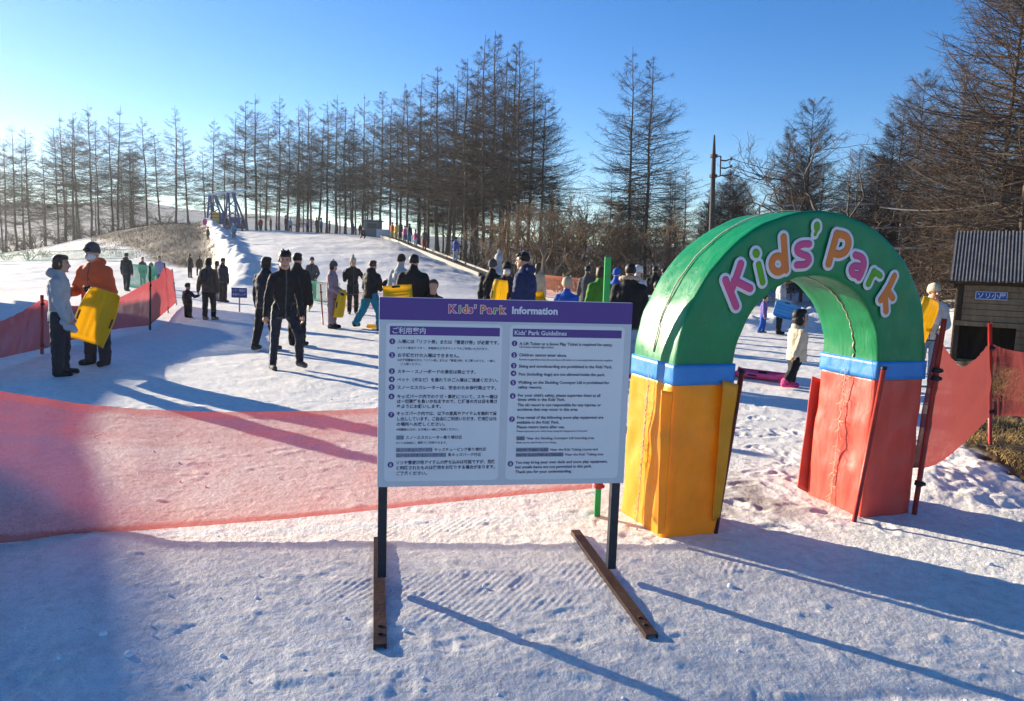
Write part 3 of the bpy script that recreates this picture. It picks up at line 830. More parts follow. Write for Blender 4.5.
M_net_far = net_mat('red_net_far', (.46, .085, .095), .58)  # denser cover and stronger red for the nets along the field edge
M_net_green = net_mat('green_net', (.07, .33, .24), .32)
M_net_faint = net_mat('worn_green_net', (.06, .25, .16), .20)
M_net_orange = net_mat('orange_net', (.62, .22, .13), .26)
def spline(keys, n):
    """smooth curve through 3D keys"""
    K = [Vector(k) for k in keys]; K = [K[0] * 2 - K[1]] + K + [K[-1] * 2 - K[-2]]
    out = []; segs = len(K) - 3
    for i in range(n):
        t = i / (n - 1) * segs; s = min(int(t), segs - 1); t -= s
        a, b, c, d = K[s:s + 4]
        out.append(.5 * ((2 * b) + (c - a) * t + (2 * a - 5 * b + 4 * c - d) * t * t + (3 * b - a - 3 * c + d) * t ** 3))
    return out
def net(name, M, tops, bots, label, cat='net', group=None, folds=2, bow=.04, nu=90, nv=22, seed=0, hem=.05):
    T = spline(tops, nu); Bt = spline(bots, nu)
    V = []; G = []
    for j in range(nv):
        v = j / (nv - 1)
        for i in range(nu):
            u = i / (nu - 1)
            p = T[i].lerp(Bt[i], v)
            tdir = (T[min(i + 1, nu - 1)] - T[max(i - 1, 0)]); nr = Vector((tdir.y, -tdir.x, 0)).normalized()
            w = bow * math.sin(math.pi * v) * math.sin(math.pi * min(1, u * 1.0)) + .03 * mnoise.noise(Vector((u * 5 + seed, v * 3.0, 0))) * math.sin(math.pi * v) ** .5 \
                + .012 * mnoise.noise(Vector((u * 22 + seed, v * 5 + u * 8, 3)))
            V.append(p + nr * w)
            g = 0
            if v < hem: g = .30
            if v > 1 - hem * .7: g = max(g, .34)
            for k in range(folds):
                fv = hem + .05 + k * .08 + (.13 + .05 * k) * math.sin(math.pi * u) ** 2 * (1 - .4 * k) + .01 * math.sin(9 * u + seed + k)
                d = abs(v - fv)
                g = max(g, (.22 if k == 0 else .14) * max(0, 1 - d / .035))
                if k == 0 and v < fv: g = max(g, .10)
            G.append(g)
    Q = [(j * nu + i, j * nu + i + 1, (j + 1) * nu + i + 1, (j + 1) * nu + i) for j in range(nv - 1) for i in range(nu - 1)]
    o0 = V[0].copy()
    me = np_mesh(name, np.array([v - o0 for v in V]), np.array(Q), [M])
    a = me.attributes.new('gather', 'FLOAT', 'POINT'); a.data.foreach_set('value', np.array(G, np.float32))
    o = link(name, me, None, o0)
    tag(o, label, cat, group); return o
M_pole_green = mat('green_pole', (.02, .30, .07), .4, .2, 9, .1)
M_tie = mat('dark_tie', (.02, .018, .018), .6)
def net_post(name, a, b, r, M, label, ties=(), group=None, square=False, tieM=None):
    root = empty(name, a); tag(root, label, 'post', group)
    o = MB()
    if square: o.beam(a, b, r * 2, r * 2)
    else: o.tube([a, (a + b) / 2, b], r, 10)
    under(o.build('shaft', [M], None, not square, 0), root)
    for k in ties:
        p = a.lerp(b, k); t = (b - a).normalized()
        o = MB(); o.tube([p - t * .016, p - t * .004, p + t * .006, p + t * .016], [r * 1.5, r * 1.75, r * 1.45, r * 1.7], 9)
        o.ell(p + Vector((r * 1.4, -r * .8, 0)), (.016, .014, .014), 8, 6)
        under(o.build('tie', [tieM or M_tie], None, True), root)
    return root
# ---- long net across the foreground
gp = ground(597, 515.5); n0 = ground(-40, 545)
nd = (gp - n0); nd.z = 0; nd.normalize(); nn = Vector((nd.y, -nd.x, 0))
NP = lambda px, py: on_plane(px, py, gp, nn)
lp = NP(-290, 560); lp.z = .12
lt = lp + Vector((0, 0, .95))
top = [lt, NP(-120, 372), NP(0, 391), NP(100, 405.5), NP(200, 411.5), NP(300, 411), NP(378, 408), NP(500, 400), NP(601, 386)]
bot = [lp, NP(-120, 549), NP(0, 543), NP(100, 533.5), NP(200, 526), NP(300, 517.5), NP(390, 508.5), NP(500, 497), NP(592, 488.5)]
net('safety_net', M_net, top, bot, 'long sagging red net crossing the snow behind the rules board', 'net', None, 2, .05, 200, 30)
a = gp.copy(); b = NP(608, 257)
net_post('net_post', a, b, .019, M_pole_green, 'flat green post between the rules board and the yellow arch leg', (.12,), None, True, mat('red_knot', (.4, .03, .04), .7))
g = Vector((lp.x, lp.y, 0)); net_post('net_post', g, lt + Vector((0, 0, .06)), .018, M_pole_red, 'red post at the sunny end of the long sagging net', (.8,))
# ---- net going back along the field edge
p1b = ground(42, 354); p1t = at(42, 295, p1b.y)
p0b = ground(-70, 384); p0t = at(-70, 326, p0b.y)
p2b = ground(150, 330); p2t = at(150, 266, p2b.y)
p3b = ground(168, 313); p3t = at(164.5, 263, p3b.y)
p4b = ground(176.5, 305); p4t = at(172, 269, p4b.y)
G1 = 'posts of the net along the field edge'
net_post('net_post', p1b, p1t, .024, mat('worn_red_pole', (.25, .04, .03), .6), 'red net post just behind the person in the grey jacket', (.85, .15), G1)
net_post('net_post', p0b, p0t, .024, M_pole_red, 'red net post out beyond the edge of the field', (.85,), G1)
net_post('net_post', p2b, p2t, .022, M_black, 'black net post beside the orange jacket, ahead of the small child', (.7, .1), G1)
net_post('net_post', p3b, p3t, .020, M_black, 'thin black net post, middle of three near the green netting', (.6, .1), G1)
net_post('net_post', p4b, p4t, .020, mat('grey_pole', (.16, .16, .18), .5), 'thin grey net post nearest the small dark child', (.6,), G1)
mid = lambda a, b, k, dz: a.lerp(b, k) + Vector((0, 0, dz))
u_ = Vector((0, 0, 1))
t0, t1, t2 = p0t - u_ * .1, p1t - u_ * .06, p2t - u_ * .30
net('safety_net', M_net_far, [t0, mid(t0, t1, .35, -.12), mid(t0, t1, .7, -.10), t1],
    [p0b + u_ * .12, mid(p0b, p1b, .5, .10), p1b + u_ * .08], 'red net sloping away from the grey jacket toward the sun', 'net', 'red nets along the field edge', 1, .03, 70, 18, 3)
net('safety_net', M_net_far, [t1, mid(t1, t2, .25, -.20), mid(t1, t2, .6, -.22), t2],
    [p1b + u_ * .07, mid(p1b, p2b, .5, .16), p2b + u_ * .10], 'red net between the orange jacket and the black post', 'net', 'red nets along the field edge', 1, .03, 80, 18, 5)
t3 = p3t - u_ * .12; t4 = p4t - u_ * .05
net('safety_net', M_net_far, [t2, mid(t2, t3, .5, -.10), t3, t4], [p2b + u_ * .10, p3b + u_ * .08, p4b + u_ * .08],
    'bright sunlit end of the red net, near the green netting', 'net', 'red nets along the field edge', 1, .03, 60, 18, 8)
# ---- net at the red leg of the arch
q1b = ground(905, 512) ; q1t = on_plane(938, 318, q1b, ay_)
q2b = ground(990, 445); q2t = at(990, 323, q2b.y)
q3b = ground(1090, 452); q3t = at(1096, 318, q3b.y)
net_post('net_post', q1b + ay_ * -.05 + ax_ * .03, q1t + ay_ * -.05, .018, M_pole_red, 'tall leaning red pole against the red arch leg', (.74, .70, .16))
net_post('net_post', q2b, q2t, .019, mat('bright_red_pole', (.45, .03, .025), .4), 'upright red pole in front of the sled hut', (.80, .28))
net_post('net_post', q3b, q3t, .019, M_pole_red, 'red pole at the outer end of the net before the hut', (.8,))
def S(px, py, k, A, Bv): return at(px, py, A.y + (Bv.y - A.y) * k)
tt = [q1t - u_ * .10, S(955, 362, .34, q1b, q2b), S(968, 365, .6, q1b, q2b), S(990, 343, 1, q1b, q2b)]
bb = [on_plane(912, 468, q1b, ay_), S(932, 466, .3, q1b, q2b), S(955, 451, .6, q1b, q2b), S(990, 417, 1, q1b, q2b)]
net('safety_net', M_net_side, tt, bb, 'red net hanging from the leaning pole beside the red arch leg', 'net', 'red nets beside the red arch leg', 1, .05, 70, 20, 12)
tt = [S(990, 343, 1, q1b, q2b), at(1010, 350, q2b.y), at(1040, 352, q2b.y + .1), at(1090, 338, q3b.y)]
bb = [S(990, 417, 1, q1b, q2b), at(1010, 416, q2b.y), at(1040, 418, q2b.y + .1), at(1090, 420, q3b.y)]
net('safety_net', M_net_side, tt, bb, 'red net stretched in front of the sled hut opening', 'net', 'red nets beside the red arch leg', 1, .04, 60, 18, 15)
# ---- far nets
def lownet(name, M, pts, h, label, cat, group, cover=None):
    P = [stand(px, D) for px, D in pts]
    root = net(name, M, [p + u_ * h for p in P], [p + u_ * .06 for p in P], label, cat, group, 0, .02, 40, 6, random.random() * 9, .1)
    return root
lownet('safety_net', M_net_faint, [(-30, 57), (40, 58), (90, 56), (134, 54)], .8, 'long low green net at the foot of the grassy bank', 'net', 'green nets at the field edge')
lownet('safety_net', M_net_green, [(128, 30), (143, 29), (158, 28)], 1.0, 'bright green net piece behind the red net end', 'net', 'green nets at the field edge')
lownet('safety_net', M_net_faint, [(306, 27), (322, 25.5), (340, 25)], .75, 'thin green net beside the person in mauve', 'net', 'green nets at the field edge')
lownet('safety_net', M_net_orange, [(528, 36), (575, 33), (640, 31), (702, 30)], 1.0, 'orange and white netting below the brown shrubs', 'net', None)
lownet('safety_net', M_net_orange, [(336, 24), (362, 23.6), (384, 23.2)], .55, 'low orange net behind the turquoise trousers', 'net', None)
pr = stand(322, 20.2)
pr = ground(323, 325); net_post('marker_pole', pr, at(320.5, 284, pr.y), .018, M_pole_red, 'thin red pole standing beside the person in mauve', (.8,))
pr = ground(309, 312); net_post('marker_pole', pr, at(308, 274, pr.y), .02, M_pole_green, 'thin green pole in front of the person in tan trousers', (.8,))
for px, f0, t0_, D, lb in ((650, 305, 284, None, 'short red pole in the orange netting beside the green arch'), (644, 303, 280, None, 'dark red pole in the orange netting behind the fur hood')):
    pr = ground(px, f0); net_post('marker_pole', pr, at(px + .5, t0_, pr.y), .02, M_pole_red, lb, (.6,), 'poles of the orange netting')
# ------------------------------------------------------------------ trees
def bark(name, a, b, scale=9):
    t = NT(name); p = t.new('ShaderNodeBsdfPrincipled'); p.inputs['Roughness'].default_value = .85; p.inputs['Specular IOR Level'].default_value = .15
    tc = t.new('ShaderNodeTexCoord'); mp = t.new('ShaderNodeMapping'); mp.inputs['Scale'].default_value = (1, 1, .25); t.l(tc.outputs['Object'], mp.inputs['Vector'])
    n = t.noise(scale, 5, .65, mp.outputs['Vector']); c = t.ramp(n.outputs['Fac'], [(.3, a), (.7, b)])
    t.l(c.outputs['Color'], p.inputs['Base Color'])
    bn = t.new('ShaderNodeBump'); bn.inputs['Strength'].default_value = .6; bn.inputs['Distance'].default_value = .03
    t.l(n.outputs['Fac'], bn.inputs['Height']); t.l(bn.outputs['Normal'], p.inputs['Normal'])
    t.l(p.outputs[0], t.out.inputs['Surface']); return t.mat
M_bark = bark('larch_bark', (.060, .042, .032), (.15, .115, .090))
M_twig = bark('larch_twigs', (.050, .038, .030), (.120, .092, .072), 3)
M_twig_red = bark('russet_twigs', (.052, .035, .025), (.115, .076, .052), 3)
M_bark_pale = bark('pale_bark', (.14, .11, .08), (.30, .25, .19))
M_twig_pale = bark('pale_twigs', (.13, .085, .05), (.26, .19, .12), 3)

def unit(v): return v / (np.linalg.norm(v, axis=-1, keepdims=True) + 1e-9)
def larch_mesh(seed, H, bare=.28, spread=2.6, nbr=95, nsec=13, ntert=4, thick=1.0, droop=0.0, dead=10, pw=.8):
    g = np.random.default_rng(seed)
    # trunk
    n = 12; zt = np.linspace(0, 1, n)
    wob = np.cumsum(g.normal(0, .035, (n, 2)), 0) * H / 15; wob -= wob[0]
    TP = np.stack([wob[:, 0], wob[:, 1], zt * H], -1)
    TR_ = (.118 * (1 - zt) ** .9 + .012) * H / 15 * thick; TR_[0] *= 1.35
    tv, tq = tube_batch(TP[None], TR_[None], 8)
    # primary branches
    M = nbr + dead
    h = np.concatenate([bare + (1 - bare) * (1 - (1 - g.random(nbr)) ** (1 / 1.55)) * .975, g.uniform(.12, bare + .12, dead)])
    hp = np.clip((h - bare) / (1 - bare), 0, 1)
    L = spread * (1 - hp) ** pw * np.minimum(1, .55 + hp * 2.6) * g.uniform(.55, 1.12, M) + .10
    L[nbr:] = g.uniform(.5, 1.6, dead)
    az = np.arange(M) * 2.39996 + g.normal(0, .35, M)
    el = R(-6) + hp * R(52) + g.normal(0, R(11), M) - droop; el[nbr:] = g.normal(R(-14), R(9), dead)
    N = 6; s = np.linspace(0, 1, N)
    curve = R(34) + g.normal(0, R(17), M)
    els = el[:, None] + curve[:, None] * (s[None] ** 1.3) - R(8) * np.sin(s * 3.1)[None]
    azs = az[:, None] + g.normal(0, .16, (M, 1)) * s[None]
    d = np.stack([np.cos(els) * np.cos(azs), np.cos(els) * np.sin(azs), np.sin(els)], -1)
    step = d * (L / (N - 1))[:, None, None]
    base = np.stack([np.interp(h, zt, TP[:, 0]), np.interp(h, zt, TP[:, 1]), h * H], -1)
    P = base[:, None] + np.concatenate([np.zeros((M, 1, 3)), np.cumsum(step[:, :-1], 1)], 1)
    r0 = (.007 + .0085 * L) * thick
    parts = [tube_batch(P, r0[:, None] * (1 - .78 * s)[None], 4)]
    # secondary twigs
    k = nsec; M2 = nbr * k
    sp = np.sort(g.uniform(.16, 1, (nbr, k)), 1)
    fi = sp * (N - 1); i0 = np.clip(fi.astype(int), 0, N - 2); fr = (fi - i0)[..., None]
    ii = np.arange(nbr)[:, None]
    B2 = P[ii, i0] * (1 - fr) + P[ii, i0 + 1] * fr
    az2 = azs[ii, i0] + np.where((np.arange(k) % 2)[None] == 0, 1, -1) * g.uniform(.45, 1.25, (nbr, k))
    el2 = els[ii, i0] * .5 + g.normal(R(2), R(20), (nbr, k))
    L2 = (.36 * L[:nbr, None] * (1.12 - sp) + .16) * np.minimum(1, .3 + L[:nbr, None] * .7) * g.uniform(.5, 1.15, (nbr, k))
    N2 = 4; s2 = np.linspace(0, 1, N2)
    e2 = el2.reshape(-1, 1) + g.normal(R(8), R(14), (M2, 1)) * s2
    a2 = az2.reshape(-1, 1) - np.sign(g.random((M2, 1)) - .5) * .25 * s2
    d2 = np.stack([np.cos(e2) * np.cos(a2), np.cos(e2) * np.sin(a2), np.sin(e2)], -1)
    P2 = B2.reshape(-1, 1, 3) + np.concatenate([np.zeros((M2, 1, 3)), np.cumsum(d2[:, :-1] * (L2.reshape(-1, 1, 1) / (N2 - 1)), 1)], 1)
    parts.append(tube_batch(P2, (np.full((M2, 1), .0085) * thick) * (1 - .6 * s2)[None], 3))
    # fine shoots
    if ntert:
        M3 = M2 * ntert
        t3 = g.uniform(.2, 1, (M2, ntert)); f3 = t3 * (N2 - 1); j0 = np.clip(f3.astype(int), 0, N2 - 2); fr3 = (f3 - j0)[..., None]
        jj = np.arange(M2)[:, None]
        B3 = (P2[jj, j0] * (1 - fr3) + P2[jj, j0 + 1] * fr3).reshape(-1, 3)
        a3 = (a2[:, :1] + g.choice([-1, 1], (M2, ntert)) * g.uniform(.4, 1.2, (M2, ntert))).reshape(-1)
        e3 = g.normal(R(5), R(32), M3)
        L3 = g.uniform(.10, .30, M3) * (.6 + .14 * spread) * np.repeat(np.minimum(1, .3 + .4 * L[:nbr]), k * ntert)
        d3 = np.stack([np.cos(e3) * np.cos(a3), np.cos(e3) * np.sin(a3), np.sin(e3)], -1)
        P3 = np.stack([B3, B3 + d3 * L3[:, None]], 1)
        parts.append(tube_batch(P3, np.tile([.0055, .0030], (M3, 1)) * thick, 3))
    cv, cq = merge(parts)
    return np_mesh('trunk', tv, tq, [M_bark]), (cv, cq)

def bush_mesh(seed, H, stems=5, depth=4, spread=.5, M=None, r=.05, up=.35, split=(2, 4), shr=.62, wig=.16, M2=None):
    """bare deciduous tree or shrub: limbs that fork and twist"""
    g = np.random.default_rng(seed); lv = [[] for _ in range(depth + 1)]; lr = [[] for _ in range(depth + 1)]
    N = 5
    def grow(p, d, L, rad, k):
        pts = [p]; dd = d
        for i in range(N - 1):
            dd = unit(dd + g.normal(0, wig, 3) + np.array([0, 0, up * .18])); pts.append(pts[-1] + dd * L / (N - 1))
        lv[k].append(pts); lr[k].append([rad * (1 - .45 * i / (N - 1)) for i in range(N)])
        if k == depth: return
        for c in range(int(g.integers(*split)) + (2 if k >= depth - 2 else 0)):
            i = int(g.integers(1, N)) if c else N - 1
            nd = unit(dd + g.normal(0, .62, 3) + np.array([0, 0, up * .3]))
            grow(pts[i], nd, L * shr * g.uniform(.7, 1.15), rad * .58, k + 1)
    for i in range(stems):
        a = g.uniform(0, 6.28); grow(np.array([math.cos(a), math.sin(a), 0]) * .12 * (stems > 1), unit(np.array([math.cos(a) * spread, math.sin(a) * spread, 1])), H * .40 * g.uniform(.75, 1.1), r * g.uniform(.7, 1.1), 0)
    trunk = merge([tube_batch(np.array(lv[0]), np.array(lr[0]), 6)])
    crown = merge([tube_batch(np.array(lv[k]), np.maximum(np.array(lr[k]), .0035), 4 if k < 2 else 3) for k in range(1, depth + 1)])
    return np_mesh('trunk', *trunk, [M or M_bark_pale]), np_mesh('crown', *crown, [M2 or M_twig_pale])

def make_tree(name, tm, cm, M=None):
    root = empty(name)
    t = link('trunk', tm, root); c = link('crown', cm if isinstance(cm, bpy.types.Mesh) else np_mesh('crown', *cm, [M or M_twig]), root)
    return root
protos = {}
def pro(key, name, tm, cm, H, M=None):
    r = make_tree(name, tm, cm, M); me = [c for c in r.children if c.name.startswith('crown')][0].data; z = np.zeros(len(me.vertices) * 3, np.float32); me.vertices.foreach_get('co', z)
    protos[key] = [r, max(float(np.quantile(z[2::3], .999)), .5), False]
for i in range(4):     # full crowned larches
    tm, cm = larch_mesh(20 + i, 15, .22 + .05 * i, 3.7 + .4 * (i % 2), 138, 16, 3, .82); pro(('full', i), 'larch_tree', tm, cm, 15)
for i in range(3):     # thin larches, long bare trunks
    tm, cm = larch_mesh(40 + i, 15, .28 + .06 * i, 3.0, 104, 15, 3, .80, 0, 24); pro(('thin', i), 'larch_tree', tm, cm, 15)
for i in range(2):     # wide ones with low sweeping branches
    tm, cm = larch_mesh(60 + i, 15, .06, 5.4, 260, 16, 4, .9, R(2), 16, .6); pro(('wide', i), 'larch_tree', tm, cm, 15, [M_twig, M_twig_red][i])
for i in range(2):
    tm, cm = larch_mesh(70 + i, 15, .16, 3.5, 135, 16, 3, .82); pro(('russet', i), 'larch_tree', tm, cm, 15, M_twig_red)
for i in range(3):
    tm, cm = bush_mesh(80 + i, 4.2, 7, 5, .45, M_bark_pale, .05, .5, (2, 4)); pro(('shrub', i), 'bare_shrub', tm, cm, 4.2)
for i in range(2):
    tm, cm = bush_mesh(90 + i, 7.5, 1, 6, .15, M_bark, .10, .30, (2, 4), .68, .24, M_twig); pro(('oak', i), 'bare_tree', tm, cm, 7.5)
for i in range(2):
    tm, cm = bush_mesh(95 + i, 2.6, 9, 4, .8, M_bark, .03, .3, (2, 4), .6, .2, M_twig); pro(('brush', i), 'bare_shrub', tm, cm, 2.6)
_tr = random.Random(5)
def tree(kind, i, px, D, top_py=None, h=None, label='', group=None, lean=None, wide=1.0):
    k = (kind, i)
    root, H0, used = protos[k]
    o = copy_tree(root) if used else root
    protos[k][2] = True
    p = stand(px, D)
    if h is None:
        lo, hi = 1.0, 40.0
        for _ in range(24):
            mid_ = (lo + hi) / 2
            if proj(p + Vector((0, 0, mid_)))[1] > top_py: lo = mid_
            else: hi = mid_
        h = lo
    s = h / H0
    o.location = p - Vector((0, 0, .08)); o.scale = (s * wide, s * wide, s)
    ln = lean if lean is not None else (_tr.gauss(0, .018), _tr.gauss(0, .018))
    o.rotation_euler = (ln[0], ln[1], _tr.uniform(0, 6.28))
    tag(o, label, 'shrub' if 'shrub' in o.name else 'tree', group)
    return o
ORD = ['nearest', 'second', 'third', 'fourth', 'fifth', 'sixth', 'seventh', 'eighth', 'ninth', 'tenth', 'eleventh', 'twelfth', 'thirteenth', 'fourteenth', 'fifteenth', 'sixteenth', 'seventeenth', 'eighteenth', 'nineteenth', 'twentieth']
# hazy row on the sunny side, counted out from the lift tower
row = [(188, 104, 128), (176, 96, 108), (161, 108, 132), (147, 96, 117), (131, 110, 140), (118, 98, 109), (113, 95, 118), (99, 103, 124), (92, 100, 106),
       (80, 96, 112), (74, 100, 118), (66, 108, 116), (59, 104, 128), (46, 112, 150), (31, 105, 130), (24, 100, 150), (17, 104, 126), (3, 112, 152), (-14, 105, 120), (-40, 100, 110)]
for n, (px, D, ty) in enumerate(row):
    tree('thin' if n % 3 else 'full', (n // 2) % 3, px, D, ty, label='bare larch, %s from the blue lift tower in the hazy sunlit row' % ORD[n], group='hazy larches beyond the field',
         wide=_tr.uniform(1.25, 1.6))
# stand behind the crest of the slope
crest = [(205, 92, 150), (213, 104, 120), (224, 96, 136), (236, 92, 118), (247, 90, 100), (257, 92, 98), (266, 100, 122), (279, 88, 98), (288, 96, 120), (297, 86, 108), (307, 98, 100),
         (318, 88, 116), (327, 84, 104), (336, 94, 99), (345, 82, 108), (352, 90, 110)]
for n, (px, D, ty) in enumerate(crest):
    tree(['full', 'thin', 'full', 'thin'][n % 4], n % 3, px, D, ty, label='bare larch, %s in the row along the crest, counting from the lift tower' % ORD[n].replace('nearest', 'first'), group='larches along the crest of the slope', wide=_tr.uniform(1.25, 1.6))
tall = [(362, 80, 96), (371, 72, 112), (380, 84, 92), (390, 70, 100), (399, 78, 84), (408, 66, 90), (418, 74, 76), (427, 62, 92), (437, 70, 66), (446, 60, 74), (455, 68, 84), (464, 56, 60), (473, 64, 70),
        (483, 54, 38), (491, 60, 33), (500, 66, 62), (508, 52, 50), (517, 50, 44), (526, 58, 66)]
for n, (px, D, ty) in enumerate(tall):
    kind = 'russet' if n in (3, 8, 13) else ('full' if n % 3 else 'thin')
    tree(kind, n % (2 if kind == 'russet' else 3), px, D, ty, label='tall bare larch, %s in the dark stand above the conveyor lift' % ORD[n].replace('nearest', 'first'), group='tall larches above the conveyor lift', wide=_tr.uniform(1.25, 1.6))
tree('full', 3, 536, 52, 96, label='bare larch with long drooping limbs at the edge of the gap of sky', group=None, wide=1.4)
tree('full', 0, 626, 46, 52, label='tall bare larch standing clear of the wood, farther from the pole', group='pair of larches in the gap', wide=1.2)
tree('full', 2, 643, 44, 58, label='tall bare larch standing clear of the wood, nearer the utility pole', group='pair of larches in the gap', wide=1.35)
# inner wood: trunks that nothing tells apart
inner = []
for (x0, x1, D0, D1, t0_, t1_, n) in ((205, 370, 100, 125, 125, 165, 12), (370, 540, 70, 105, 95, 170, 18), (540, 720, 62, 110, 165, 215, 26), (0, 200, 112, 135, 140, 185, 10)):
    for i in range(n):
        inner.append((_tr.uniform(x0, x1), _tr.uniform(D0, D1), _tr.uniform(t0_, t1_)))
for px, D, ty in inner:
    k = _tr.choice(['thin', 'thin', 'full', 'russet']); tree(k, _tr.randrange(2), px, D, ty, label='bare larch deep inside the wood behind the front row', group='larches deep inside the wood', wide=_tr.uniform(1.2, 1.6))
# right side: dense dark wood with low sweeping limbs
tree('wide', 0, 1012, 22, -150, label='towering bare larch with sweeping limbs right behind the sled hut', wide=1.0)
tree('wide', 1, 988, 25, -120, label='tall russet larch with sweeping limbs, between the hut roof and the sky', wide=1.0)
tree('wide', 0, 1075, 24, -150, label='towering larch beyond the outer end of the sled hut', wide=1.0)
tree('wide', 1, 945, 33, 40, label='russet larch with pale low limbs, just beyond the hut on the arch side', wide=.9)
tree('wide', 0, 800, 40, 96, label='bushy bare larch behind the top of the green arch', wide=.95)
tree('wide', 0, 905, 42, 70, label='broad bare larch above the end of the arch lettering', wide=.9)
tree('oak', 0, 852, 29, 128, label='crooked bare tree with a forked trunk above the arch top', wide=_tr.uniform(1.25, 1.6))
tree('oak', 1, 830, 33, 120, label='bare tree with spreading thin limbs beside the crooked tree', wide=1.2)
tree('wide', 1, 735, 48, 182, label='low russet larch at the foot of the utility pole', wide=1.1)
for i in range(38):
    px = _tr.uniform(690, 1100); D = _tr.uniform(34, 70) if px > 860 else _tr.uniform(42, 75); ty = _tr.uniform(165, 210) if px < 760 else (_tr.uniform(120, 185) if px < 880 else _tr.uniform(100, 180))
    tree('wide', i % 2, px, D, ty, label='dark bare larch in the dense wood behind the arch and hut', group='dense dark wood', wide=_tr.uniform(.9, 1.3))
# brown shrubs along the edge of the wood
sh_ = [(500, 45, 212), (512, 47, 196), (528, 44, 205), (541, 46, 186), (553, 43, 196), (566, 45, 184), (578, 42, 198), (590, 44, 190), (603, 42, 204), (617, 43, 196), (634, 41, 212), (652, 40, 205), (672, 42, 214), (694, 40, 210), (716, 42, 206)]
for n, (px, D, ty) in enumerate(sh_):
    tree('shrub', n % 3, px, D, ty, label='bare brown shrub, %s along the wood edge from the conveyor foot' % ORD[n].replace('nearest', 'first'), group='brown shrubs at the wood edge', wide=_tr.uniform(.9, 1.3))
for n in range(26):
    px = _tr.uniform(470, 1060); D = _tr.uniform(40, 60) if px < 830 else _tr.uniform(24, 45)
    tree('brush', n % 2, px, D, h=_tr.uniform(1.6, 3.2), label='dark tangled undergrowth bush inside the wood', group='tangled bushes inside the wood', wide=_tr.uniform(1, 1.6))
for n, (px, D, h_) in enumerate(((28, 62, 1.5), (6, 66, 1.2), (44, 64, .9))):
    tree('brush', n % 2, px, D, h=h_, label=['rounded bush at the foot of the grassy bank, the taller one', 'bush beside the green netting at the sunny end', 'small bush between the green netting and the bank'][n], wide=1.1)
for n in range(16):
    px = -30 + n * 14 + _tr.uniform(-5, 5)
    tree('brush', n % 2, px, _tr.uniform(96, 112), h=_tr.uniform(2.0, 4.0), label='low hazy thicket under the sunlit larches', group='thicket under the hazy larches', wide=1.5)
# ------------------------------------------------------------------ sled hut
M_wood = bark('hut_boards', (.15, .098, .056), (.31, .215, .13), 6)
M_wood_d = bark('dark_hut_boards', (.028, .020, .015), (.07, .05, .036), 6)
M_batten = mat('grey_batten', (.27, .25, .228), .75, .3, 5, .2)
M_roof = mat('grey_roof_sheet', (.09, .088, .09), .6, .25, 3, .1)
M_dark = mat('dark_inside', (.02, .018, .016), .9)
M_signblue = mat('blue_sign', (.012, .075, .33), .4, .05)
def frame(px, py, yaw):
    p = ground(px, py); x = Vector((math.cos(yaw), math.sin(yaw), 0)); y = Vector((-x.y, x.x, 0)); return p, x, y
hp, hx, hy = frame(949, 360, R(-31))
hut = empty('sled_hut', hp); bpy.context.view_layer.update()
tag(hut, 'brown board hut with ribbed grey roof and blue sled sign', 'hut')
def HP(u, d, z): return hp + hx * u + hy * d + Vector((0, 0, z))
up = Vector((0, 0, 1)); HA = (hx, hy, up)
def hb_(mb, u0, u1, d0, d1, z0, z1): return mb.hexa([HP(u0, d0, z0), HP(u1, d0, z0), HP(u1, d1, z0), HP(u0, d1, z0), HP(u0, d0, z1), HP(u1, d0, z1), HP(u1, d1, z1), HP(u0, d1, z1)])
HW = 2.5
b = MB()
for i in range(6):   # upper front boards
    z = .80 + i * .116; hb_(b, .13, HW - .06, -.012 - .008 * (i % 2), .02, z, z + .108)
for i in range(13):  # side and back boards
    z = -.1 + i * .123; hb_(b, 0, .03, .08, 1.7, z, z + .115); hb_(b, HW - .03, HW, .08, 1.7, z, z + .115)
hb_(b, .04, HW - .04, 1.66, 1.7, -.1, 1.9)
for i in range(7):
    z = -.08 + i * .123; hb_(b, 1.05, 1.05 + .30, -.012, .02, z, z + .115)
under(b.build('board_wall', [M_wood], None, False, .004), hut)
for a in ((.03, .12, -.03, .07, -.15, 1.55), (HW - .09, HW, -.03, .07, -.15, 1.55), (1.36, 1.44, -.03, .06, -.15, .78)):
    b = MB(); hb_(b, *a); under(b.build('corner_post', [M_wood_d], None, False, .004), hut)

b = MB(); hb_(b, .0, HW, -.05, .04, .70, .79); hb_(b, .12, 1.05, .0, .05, -.1, .04)
under(b.build('opening_lintel', [M_wood], None, False, .004), hut)
b = MB(); hb_(b, .13, 1.36, .5, .53, -.1, .72); hb_(b, 1.44, 2.3, .5, .53, -.1, .72); under(b.build('inner_wall', [M_wood_d], None), hut)
